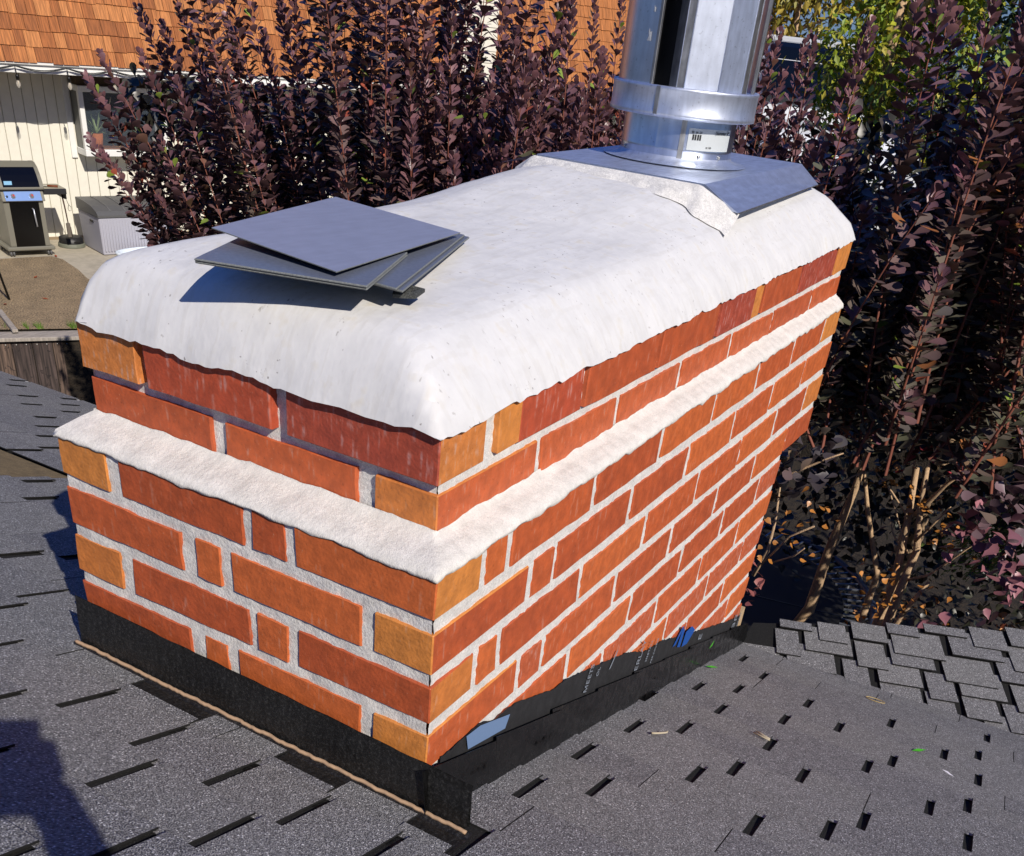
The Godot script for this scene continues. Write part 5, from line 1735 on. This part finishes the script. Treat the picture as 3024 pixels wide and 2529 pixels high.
func bare_wood(t: Node3D, xfs: Array, cols: Array):
	var at: Vector3 = t.position
	var T := func(pts: Array, r0: float, r1: float, called := "trunk"):
		var st := mb(true)
		tube(st, pts.map(func(p): return p - at), r0, r1, 8)
		return obj(called, st, M.bark, t)
	var Zp := -4.55
	var W := func(u: float, v: float, z: float) -> Vector3:     # photograph position at a depth, from the survey of the picture
		return at_depth(u, v, z)
	T.call([Vector3(0.42, -3.9, -4.75), W.call(1795, 1290, -4.6), W.call(1835, 1190, -4.55), W.call(1858, 1090, -4.5), W.call(1880, 960, -4.5)], 0.036, 0.016)
	T.call([Vector3(0.50, -3.9, -4.7), W.call(1815, 1290, -4.5), W.call(1850, 1200, -4.5), W.call(1880, 1130, -4.5), W.call(1888, 1040, -4.45), W.call(1902, 960, -4.4)], 0.032, 0.013)
	T.call([Vector3(0.56, -3.9, -4.6), W.call(1830, 1290, -4.45), W.call(1875, 1230, -4.4), W.call(1905, 1195, -4.4)], 0.022, 0.010)
	T.call([W.call(1880, 1055, -4.47), W.call(1905, 1030, -4.42), W.call(1940, 995, -4.38), W.call(1985, 962, -4.3)], 0.018, 0.007, "branch")
	T.call([W.call(1877, 1110, -4.47), W.call(1905, 1085, -4.4), W.call(1950, 1040, -4.35)], 0.009, 0.004, "branch")
	T.call([W.call(1862, 1135, -4.45), W.call(1850, 1100, -4.4), W.call(1838, 1050, -4.38), W.call(1822, 1000, -4.36), W.call(1790, 960, -4.35)], 0.006, 0.003, "branch")
	T.call([W.call(1868, 1070, -4.45), W.call(1830, 1010, -4.4), W.call(1790, 960, -4.38)], 0.006, 0.003, "branch")
	T.call([W.call(1850, 1130, -4.45), W.call(1832, 1095, -4.42), W.call(1824, 1060, -4.4)], 0.006, 0.0035, "branch")
	T.call([W.call(1860, 1190, -4.45), W.call(1905, 1180, -4.4), W.call(1950, 1150, -4.35), W.call(2000, 1115, -4.25)], 0.008, 0.004, "branch")
	T.call([W.call(1700, 1000, -4.3), W.call(1755, 975, -4.32), W.call(1790, 965, -4.35)], 0.004, 0.006, "branch")
	T.call([Vector3(-0.75, -3.9, -5.2), W.call(1660, 1250, -5.1), W.call(1700, 1130, -5.0), W.call(1755, 1000, -4.9), W.call(1790, 900, -4.9)], 0.05, 0.012)
	T.call([Vector3(0.1, -3.9, -5.0), W.call(1760, 1290, -4.9), W.call(1800, 1180, -4.9), W.call(1780, 1050, -4.85), W.call(1770, 930, -4.8)], 0.03, 0.008)
	# twigs beside the chimney's far corner
	T.call([W.call(1545, 1180, -3.2), W.call(1575, 1130, -3.2), W.call(1590, 1070, -3.2), W.call(1600, 1000, -3.2)], 0.011, 0.004, "branch")
	T.call([W.call(1560, 1160, -3.2), W.call(1620, 1100, -3.15), W.call(1670, 1080, -3.1)], 0.006, 0.004, "branch")
	T.call([W.call(1582, 1155, -3.2), W.call(1630, 1140, -3.15), W.call(1650, 1125, -3.1)], 0.005, 0.003, "branch")
	T.call([W.call(1590, 985, -3.2), W.call(1640, 965, -3.2), W.call(1700, 940, -3.2), W.call(1730, 930, -3.2)], 0.007, 0.003, "branch")
	var place := func(u: float, v: float, z: float, n: int, r: float, sz: float, c: Color, var_ := 0.25):
		var c0: Vector3 = W.call(u, v, z)
		for i in n:
			var p := c0 + Vector3(rng.randfn(0, r), rng.randfn(0, r), rng.randfn(0, r))
			var b := Basis.from_euler(Vector3(rng.randf_range(-1.2, 0.6), rng.randf() * TAU, rng.randf_range(-0.8, 0.8))).scaled(Vector3.ONE * sz * rng.randf_range(0.75, 1.2))
			xfs.append(Transform3D(b, p - at))
			var k := c * rng.randf_range(1 - var_, 1 + var_); k.a = 1
			cols.append(k)
	# leaves along that low twig, dead orange ones, and the pink group at the right
	for q in [[1590, 975], [1605, 995], [1630, 950], [1655, 975], [1665, 950], [1680, 985], [1700, 955], [1650, 1000], [1690, 920], [1620, 925], [1640, 930]]:
		place.call(q[0], q[1], -3.2, 4, 0.028, 0.07, Color(0.055, 0.045, 0.05))
	for q in [[1610, 1080], [1590, 1040], [1560, 1020], [1640, 1120], [1560, 1140], [1690, 1040], [1668, 1045]]:
		place.call(q[0], q[1], -3.15, 6, 0.035, 0.036, Color(0.42, 0.17, 0.035))
	for q in [[1553, 1165], [1545, 1215], [1540, 1235]]:
		place.call(q[0], q[1], -3.0, 5, 0.03, 0.05, Color(0.30, 0.10, 0.09))
	for q in [[1805, 970], [1822, 985], [1880, 1030], [1835, 1225], [1855, 1255], [1800, 1240], [1890, 1225], [1915, 1265], [1930, 1100], [1962, 1095], [1780, 1185], [1950, 1120], [2010, 1140], [2070, 1290], [1830, 1180], [1760, 1275], [1900, 1040]]:
		place.call(q[0], q[1], -4.35, 8, 0.045, 0.04, Color(0.46, 0.19, 0.04))
	for q in [[1965, 1120], [1990, 1110], [2010, 1105], [2030, 1095], [1975, 1150], [2025, 1165], [2040, 1130], [2070, 1215], [2095, 1230], [2060, 1240], [1980, 1060], [2000, 1080], [1920, 1285], [2030, 1265], [2085, 1180], [2050, 1200]]:
		place.call(q[0], q[1], -4.15, 4, 0.04, 0.085, Color(0.30, 0.125, 0.15))
	for q in [[1990, 965], [2010, 985], [2035, 1010], [2060, 1040], [2080, 1060], [2050, 990], [2080, 1000], [2010, 1040], [2040, 1070], [2090, 1110], [1970, 945], [2090, 930]]:
		place.call(q[0], q[1], -4.1, 6, 0.06, 0.085, Color(0.155, 0.10, 0.115))
	for q in [[1855, 955], [1915, 935], [1955, 960], [1960, 985]]:
		place.call(q[0], q[1], -4.2, 7, 0.035, 0.045, Color(0.34, 0.045, 0.06))
	# inner foliage that closes the crown, its shade put into a darker colour
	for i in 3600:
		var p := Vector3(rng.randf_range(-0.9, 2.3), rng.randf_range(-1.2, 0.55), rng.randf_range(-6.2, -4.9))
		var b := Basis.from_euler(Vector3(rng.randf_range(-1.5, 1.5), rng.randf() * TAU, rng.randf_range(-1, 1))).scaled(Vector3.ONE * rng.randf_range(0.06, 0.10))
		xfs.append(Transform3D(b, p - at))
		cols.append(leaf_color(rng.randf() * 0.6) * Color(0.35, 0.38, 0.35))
	dark_fill(2600, Vector3(-0.8, -3.7, -8.2), Vector3(3.0, -0.6, -6.6), xfs, cols, at)  # darkened leaves added to keep the gap behind the trunks dark
	dark_fill(3600, Vector3(-0.7, -2.3, -7.0), Vector3(2.8, -0.3, -5.6), xfs, cols, at)

func at_depth(u: float, v: float, z: float) -> Vector3:     # u, v in the 2100-wide view of the photograph; the point on the plane z = const
	var d: Vector3 = cam_inv.basis.inverse() * Vector3((u * 1.44 - 1512.0) / 2835.15, -(v * 1.44 - 2016.0) / 2835.15, -1.0)
	return cam_pos + d * ((z - cam_pos.z) / d.z)

func tree(called: String, label: String, at: Vector3, top: float, rad: Vector3, n: int, cols: Array, size: float, hang := 0.3):
	var t := thing(called, label, "tree", at)
	var st := mb(true)
	tube(st, [Vector3.ZERO, Vector3(0.05, top * 0.4, 0.03), Vector3(-0.04, top * 0.95, 0)], 0.11, 0.03, 8)
	for i in 9:
		var y := lerpf(0.35, 0.9, i / 9.0) * top
		var a := i * 2.4
		tube(st, [Vector3(0, y, 0), Vector3(cos(a) * rad.x * 0.45, y + 0.4, sin(a) * rad.z * 0.45), Vector3(cos(a) * rad.x * 0.85, y + 0.5, sin(a) * rad.z * 0.85)], 0.03, 0.008, 5)
	obj("trunk", st, M.bark, t)
	var mm := MultiMesh.new()
	mm.transform_format = MultiMesh.TRANSFORM_3D; mm.use_colors = true; mm.mesh = small_leaf()
	mm.instance_count = n
	var clumps := []
	for i in 46:
		var v := Vector3(rng.randfn(0, 0.5), rng.randfn(0, 0.5), rng.randfn(0, 0.5)).limit_length(1.0)
		clumps.append(Vector3(v.x * rad.x, top + v.y * rad.y - rad.y * 0.6, v.z * rad.z))
	for i in n:
		var c: Vector3 = clumps[rng.randi() % clumps.size()]
		var p := c + Vector3(rng.randfn(0, 0.16) * rad.x, rng.randfn(0, 0.13) * rad.y, rng.randfn(0, 0.16) * rad.z)
		var b := Basis.from_euler(Vector3(rng.randf_range(-0.4, 1.5), rng.randf() * TAU, rng.randf_range(-0.8, 0.8))).scaled(Vector3.ONE * size * rng.randf_range(0.7, 1.3))
		mm.set_instance_transform(i, Transform3D(b, p))
		var k: Color = cols[rng.randi() % cols.size()] * rng.randf_range(0.75, 1.25); k.a = 1
		mm.set_instance_color(i, k)
	var mi := MultiMeshInstance3D.new()
	mi.multimesh = mm; mi.material_override = M.greenm; mi.name = "crown"
	t.add_child(mi, true); mi.set_meta("kind", "stuff")

func trees():
	var yg := [Color(0.24, 0.30, 0.025), Color(0.34, 0.36, 0.03), Color(0.14, 0.22, 0.02), Color(0.42, 0.36, 0.04)]
	var gr := [Color(0.045, 0.075, 0.022), Color(0.06, 0.095, 0.025), Color(0.035, 0.06, 0.02), Color(0.10, 0.11, 0.03)]
	tree("birch_tree", "bright yellow green tree behind the right hand smoke bush", Vector3(-1.30, -3.0, -8.4), 4.7, Vector3(0.62, 1.2, 0.6), 7000, yg, 0.07)
	tree("birch_tree", "bright green tree at the photo's upper right corner", Vector3(0.15, -3.0, -7.6), 4.6, Vector3(0.7, 1.6, 0.7), 7000, yg, 0.065)
	tree("golden_tree", "golden leaved tree far behind the flue cap", Vector3(-5.6, -2.6, -20), 5.6, Vector3(2.0, 2.2, 1.6), 5200, [Color(0.34, 0.26, 0.04), Color(0.26, 0.24, 0.04), Color(0.40, 0.30, 0.05)], 0.16)
	tree("leafy_tree", "dark green tree far behind the white camper", Vector3(-2.0, -2.6, -24), 6.4, Vector3(3.2, 3.0, 2.4), 7000, gr, 0.22)
	tree("leafy_tree", "dark green tree in the far distance at the photo's right side", Vector3(2.6, -3.6, -19), 6.8, Vector3(3.4, 3.4, 2.4), 7000, gr, 0.22)
	# green shoots low down at the right
	var st := mb()
	for i in 700:
		var c := at_depth(2020 + rng.randfn(0, 45), 1130 + rng.randfn(0, 30), -4.9 - rng.randf() * 0.4)
		var d := Vector3(rng.randf_range(-1, 1), rng.randf_range(-0.2, 1), rng.randf_range(-1, 1)).normalized() * 0.035
		tri(st, c, c + d + Vector3(0.01, 0, 0), c + d * 0.6 + Vector3(0, 0.012, 0.01))
	var gm := mat(Color(0.33, 0.50, 0.14), 0.6); gm.cull_mode = BaseMaterial3D.CULL_DISABLED
	var g = obj("ground_cover", st, gm, null, "feathery green plant under the smoke bush"); g.set_meta("kind", "stuff")

func trampoline():
	var t := thing("trampoline", "round black trampoline in the shade under the smoke bush", "trampoline", Vector3(-1.25, -3.8, -6.25))
	var R := 1.44
	var st := mb(true)
	var ring := []
	for i in 73: ring.append(Vector3(cos(TAU * i / 72) * R, 0.8, sin(TAU * i / 72) * R))
	tube(st, ring, 0.034, 0.034, 10, false)
	obj("frame_ring", st, mat(Color(0.16, 0.20, 0.28), 0.45), t)
	st = mb()
	for i in 48:
		var a := TAU * i / 48; var b := TAU * (i + 1) / 48
		tri(st, Vector3(0, 0.785, 0), Vector3(cos(b) * 1.2, 0.79, sin(b) * 1.2), Vector3(cos(a) * 1.2, 0.79, sin(a) * 1.2))
	obj("mat", st, mat(Color(0.045, 0.048, 0.055), 0.7), t)
	obj("seam", boxm(Vector3(-1.18, 0.787, 0.1), Vector3(1.18, 0.792, 0.112), 0.0, Transform3D(Basis(Vector3.UP, 0.2), Vector3.ZERO)), M.black_paint, t)
	for i in 84:
		var a := TAU * i / 84
		st = mb()
		tube(st, [Vector3(cos(a) * 1.2, 0.79, sin(a) * 1.2), Vector3(cos(a) * (R - 0.03), 0.80, sin(a) * (R - 0.03))], 0.011, 0.011, 5)
		obj("spring", st, mat(Color(0.55, 0.57, 0.60), 0.4, 0.7), t)
	for i in 6:
		var a := TAU * i / 6 + 0.3
		st = mb(true)
		tube(st, [Vector3(cos(a) * R, 0.8, sin(a) * R), Vector3(cos(a) * R * 1.02, 0.0, sin(a) * R * 1.02)], 0.026, 0.026, 8)
		obj("leg", st, mat(Color(0.3, 0.31, 0.33), 0.4, 0.6), t)

func camper():
	var t := thing("camper_van", "white camper van glimpsed between the smoke bush shoots right of the flue", "van", Vector3(-3.55, -1.6, -14.6), 0.45)
	var wh := mat(Color(0.86, 0.87, 0.88), 0.3)
	obj("body", boxm(Vector3(-1.1, 0.35, -2.2), Vector3(1.1, 1.55, 2.2), 0.12), wh, t)
	obj("raised_roof", boxm(Vector3(-1.0, 1.5, -2.1), Vector3(1.0, 2.45, 1.5), 0.16), wh, t)
	obj("roof_rack", boxm(Vector3(-0.9, 2.46, -1.9), Vector3(0.9, 2.53, 1.2), 0.02), mat(Color(0.72, 0.73, 0.74), 0.4), t)
	obj("hood", boxm(Vector3(-1.0, 0.9, 2.0), Vector3(1.0, 1.5, 2.8), 0.14), wh, t)
	obj("windscreen", boxm(Vector3(-0.9, 1.5, 1.4), Vector3(0.9, 2.15, 1.62), 0.06, Transform3D(Basis(Vector3.RIGHT, -0.2), Vector3(0, 0.05, 0.3))), M.glass, t)
	obj("window", boxm(Vector3(1.0, 1.0, -1.2), Vector3(1.115, 1.45, 0.8), 0.02), M.glass, t)
	obj("window", boxm(Vector3(-1.115, 1.0, -1.2), Vector3(-1.0, 1.45, 0.8), 0.02), M.glass, t)
	obj("bumper", boxm(Vector3(-1.05, 0.3, 2.7), Vector3(1.05, 0.55, 2.92), 0.05), mat(Color(0.12, 0.12, 0.13), 0.5), t)
	for x in [-1.0, 1.0]:
		for z in [-1.4, 1.7]:
			var st := mb(true)
			tube(st, [Vector3(x - 0.12, 0.34, z), Vector3(x + 0.12, 0.34, z)], 0.34, 0.34, 20)
			var w = obj("wheel", st, M.black_paint, t)
			st = mb(true); tube(st, [Vector3(x - 0.13, 0.34, z), Vector3(x + 0.13, 0.34, z)], 0.2, 0.2, 16)
			obj("rim", st, mat(Color(0.6, 0.6, 0.62), 0.4, 0.6), w)
	for x in [-0.8, 0.8]:
		obj("headlight", boxm(Vector3(x - 0.16, 1.0, 2.76), Vector3(x + 0.16, 1.2, 2.82), 0.03), mat(Color(0.8, 0.82, 0.85), 0.15), t)
	# street it stands on
	var st := mb()
	quad(st, Vector3(-7.2, -1.605, -17.8), Vector3(-7.2, -1.605, -12.0), Vector3(2, -1.605, -12.0), Vector3(2, -1.605, -17.8))
	for q in [[Vector3(-7.2, -1.605, -12.0), Vector3(2, -1.605, -12.0)], [Vector3(-7.2, -1.605, -17.8), Vector3(-7.2, -1.605, -12.0)]]:
		quad(st, q[0] + Vector3(0, -2.2, 0), q[1] + Vector3(0, -2.2, 0), q[1], q[0])
	struct("driveway", st, M.soil, "raised driveway")

# ---------------------------------------------------------------- the photographer, whose shadow falls on the shingles at the lower left
func sdf_body(bones: Array, cell: float, k: float) -> SurfaceTool:
	var lo := Vector3.INF; var hi := -Vector3.INF
	for b in bones:
		for e in [[b[0], b[2]], [b[1], b[3]]]:
			lo = lo.min(e[0] - Vector3.ONE * (e[1] + 0.05)); hi = hi.max(e[0] + Vector3.ONE * (e[1] + 0.05))
	var n := Vector3i(((hi - lo) / cell).ceil()) + Vector3i.ONE
	var g := PackedFloat32Array(); g.resize(n.x * n.y * n.z); g.fill(1.0)
	for b in bones:
		var a: Vector3 = b[0]; var c: Vector3 = b[1]; var ra: float = b[2]; var rb: float = b[3]
		var m := maxf(ra, rb) + k + cell * 2
		var l := Vector3i(((a.min(c) - Vector3.ONE * m - lo) / cell).floor()).clamp(Vector3i.ZERO, n - Vector3i.ONE)
		var h := Vector3i(((a.max(c) + Vector3.ONE * m - lo) / cell).ceil()).clamp(Vector3i.ZERO, n - Vector3i.ONE)
		var ac := c - a; var l2 := maxf(ac.length_squared(), 1e-9)
		for z in range(l.z, h.z + 1):
			for y in range(l.y, h.y + 1):
				for x in range(l.x, h.x + 1):
					var p := lo + Vector3(x, y, z) * cell
					var t := clampf((p - a).dot(ac) / l2, 0, 1)
					var d := p.distance_to(a + ac * t) - lerpf(ra, rb, t)
					var id := (z * n.y + y) * n.x + x
					var o := g[id]
					var hh := maxf(k - absf(o - d), 0.0) / k
					g[id] = minf(o, d) - hh * hh * k * 0.25
	var st := mb(true)
	var vid := {}
	var pos := func(x: int, y: int, z: int) -> Vector3:
		var key := (z * n.y + y) * n.x + x
		if vid.has(key): return vid[key]
		var s := Vector3.ZERO; var cnt := 0
		var v := []
		for i in 8: v.append(g[((z + (i >> 2)) * n.y + y + ((i >> 1) & 1)) * n.x + x + (i & 1)])
		for e in [[0, 1], [2, 3], [4, 5], [6, 7], [0, 2], [1, 3], [4, 6], [5, 7], [0, 4], [1, 5], [2, 6], [3, 7]]:
			var va: float = v[e[0]]; var vb: float = v[e[1]]
			if (va < 0) != (vb < 0):
				var f := va / (va - vb)
				var pa := Vector3(e[0] & 1, (e[0] >> 1) & 1, e[0] >> 2); var pb := Vector3(e[1] & 1, (e[1] >> 1) & 1, e[1] >> 2)
				s += pa.lerp(pb, f); cnt += 1
		var r := lo + (Vector3(x, y, z) + s / maxf(cnt, 1)) * cell
		vid[key] = r
		return r
	for z in range(1, n.z - 1):
		for y in range(1, n.y - 1):
			for x in range(1, n.x - 1):
				var a := g[(z * n.y + y) * n.x + x]
				var ins := a < 0
				if ins != (g[(z * n.y + y) * n.x + x + 1] < 0):
					var q := [pos.call(x, y - 1, z - 1), pos.call(x, y, z - 1), pos.call(x, y, z), pos.call(x, y - 1, z)]
					if ins: quad(st, q[0], q[1], q[2], q[3])
					else: quad(st, q[3], q[2], q[1], q[0])
				if ins != (g[(z * n.y + y + 1) * n.x + x] < 0):
					var q := [pos.call(x - 1, y, z - 1), pos.call(x - 1, y, z), pos.call(x, y, z), pos.call(x, y, z - 1)]
					if ins: quad(st, q[0], q[1], q[2], q[3])
					else: quad(st, q[3], q[2], q[1], q[0])
				if ins != (g[((z + 1) * n.y + y) * n.x + x] < 0):
					var q := [pos.call(x - 1, y - 1, z), pos.call(x, y - 1, z), pos.call(x, y, z), pos.call(x - 1, y, z)]
					if ins: quad(st, q[0], q[1], q[2], q[3])
					else: quad(st, q[3], q[2], q[1], q[0])
	return st

var cam_pos := Vector3(0.70714, 0.80886, 1.11574)
var cam_inv: Transform3D

func _ready():
	rng.seed = 4711
	# camera: a tall phone picture cropped to its upper part, hence the shifted lens
	var cam := Camera3D.new()
	cam.name = "camera"
	add_child(cam)
	cam.position = cam_pos
	cam.rotation = Vector3(-0.604112, 0.462511, 0.117237)
	cam.projection = Camera3D.PROJECTION_FRUSTUM
	cam.near = 0.02; cam.far = 300.0
	cam.size = 2.0 * 0.02 * 0.44601
	cam.frustum_offset = Vector2(0, 0.26507 * 0.02)
	cam_inv = cam.transform.affine_inverse()
	# sky, sun, exposure
	var env := Environment.new()
	env.background_mode = Environment.BG_SKY
	var sky := Sky.new()
	var ps := ProceduralSkyMaterial.new()
	ps.sky_top_color = Color(0.22, 0.42, 0.80)
	ps.sky_horizon_color = Color(0.62, 0.75, 0.90)
	ps.sky_curve = 0.12
	ps.ground_bottom_color = Color(0.16, 0.15, 0.13); ps.ground_horizon_color = Color(0.45, 0.48, 0.50)
	ps.sky_energy_multiplier = 0.75
	sky.sky_material = ps
	env.sky = sky
	env.tonemap_mode = Environment.TONE_MAPPER_LINEAR
	env.tonemap_exposure = 1.0
	env.sdfgi_enabled = true; env.ssao_enabled = true; env.ssil_enabled = true
	var we := WorldEnvironment.new(); we.name = "world"; we.environment = env
	add_child(we)
	var sun := DirectionalLight3D.new(); sun.name = "sun"
	add_child(sun)
	sun.look_at_from_position(SUN * 10, Vector3.ZERO)
	sun.light_energy = 1.45
	sun.light_color = Color(1.0, 0.965, 0.92)
	sun.light_angular_distance = 0.5
	sun.shadow_enabled = true
	materials()
	# ground
	var st := mb()
	quad(st, Vector3(-120, -3.8, 60), Vector3(120, -3.8, 60), Vector3(120, -3.8, -150), Vector3(-120, -3.8, -150))
	struct("ground", st, M.soil, "bare ground below the eaves")
	own_house()
	chimney()
	flue()
	neighbour_house()
	trampoline()
	camper()
	shrubs()
	trees()
	loose_things()
	photographer()

func photographer():
	var t := thing("person", "person in dark clothes crouching with a phone, behind the picture's viewpoint", "person", Vector3(0.95, roofy(1.55), 1.55))
	var at := t.position
	var look := Vector3(-0.446, 0, -0.895); var right := Vector3(0.895, 0, -0.446)
	var B := func(r: float, y: float, f: float) -> Vector3:    # right, height above the roof, forward; from the person's base
		return right * r + Vector3.UP * y + look * f
	var hand: Vector3 = cam_pos - at
	var bones := [
		[B.call(0, 0.36, 0.0), B.call(0, 0.62, 0.05), 0.15, 0.16], [B.call(-0.14, 0.72, 0.06), B.call(0.14, 0.72, 0.06), 0.075, 0.075],
		[B.call(-0.10, 0.32, 0.0), B.call(-0.15, 0.42, 0.36), 0.095, 0.07], [B.call(0.10, 0.32, 0.0), B.call(0.15, 0.40, 0.36), 0.095, 0.07],
		[B.call(-0.15, 0.42, 0.36), B.call(-0.13, 0.03, 0.16), 0.068, 0.045], [B.call(0.15, 0.40, 0.36), B.call(0.13, 0.02, 0.16), 0.068, 0.045],
		[B.call(-0.13, 0.0, 0.14), B.call(-0.14, -0.06, 0.34), 0.045, 0.038], [B.call(0.13, 0.0, 0.14), B.call(0.14, -0.06, 0.34), 0.045, 0.038],
		[B.call(-0.2, 0.70, 0.07), B.call(-0.24, 0.50, 0.22), 0.055, 0.042], [B.call(-0.24, 0.50, 0.22), hand + B.call(-0.07, -0.12, -0.05), 0.05, 0.036],
		[B.call(0.2, 0.70, 0.07), B.call(0.26, 0.52, 0.20), 0.055, 0.042], [B.call(0.26, 0.52, 0.20), hand + B.call(0.05, -0.10, -0.04), 0.05, 0.036],
		[B.call(0, 0.74, 0.07), B.call(0, 0.85, 0.10), 0.055, 0.05]]
	obj("body", sdf_body(bones, 0.02, 0.05), mat(Color(0.10, 0.11, 0.14), 0.9), t)
	var hb := [[B.call(0, 0.97, 0.12), B.call(0, 0.89, 0.16), 0.092, 0.065], [B.call(0, 0.93, 0.20), B.call(0, 0.91, 0.215), 0.022, 0.018]]
	obj("head", sdf_body(hb, 0.012, 0.03), mat(Color(0.62, 0.42, 0.33), 0.6), t)
	for s in [-1.0, 1.0]:
		var h0: Vector3 = hand + B.call(-0.07 if s < 0 else 0.05, -0.12 if s < 0 else -0.10, -0.045)
		var fb := [[h0, h0 + B.call(-s * 0.015, 0.05, 0.02), 0.026, 0.024]]
		for f in 4:
			var b0: Vector3 = h0 + B.call(-s * 0.01 * f + s * 0.015, 0.05, 0.02)
			fb.append([b0, b0 + B.call(-s * 0.012, 0.035 - f * 0.003, 0.012), 0.0095, 0.0088])
			fb.append([b0 + B.call(-s * 0.012, 0.035 - f * 0.003, 0.012), b0 + B.call(-s * 0.034, 0.05 - f * 0.005, 0.0), 0.0088, 0.0078])
		fb.append([h0 + B.call(s * 0.01, 0.0, -0.01), h0 + B.call(-s * 0.02, 0.045, -0.03), 0.011, 0.009])
		obj("hand", sdf_body(fb, 0.005, 0.012), mat(Color(0.62, 0.42, 0.33), 0.6), t)
	var ph = boxm(Vector3(-0.0605, -0.125, 0.0), Vector3(0.0175, 0.022, 0.009), 0.003, Transform3D(Basis.from_euler(Vector3(-0.604112, 0.462511, 0.117237)), cam_pos) * Transform3D(Basis(), Vector3(0.0215, 0.0, 0.006)))
	var po = obj("phone", ph, mat(Color(0.03, 0.03, 0.035), 0.2), null)
	tag(po, "black phone held up at the viewpoint", "phone")
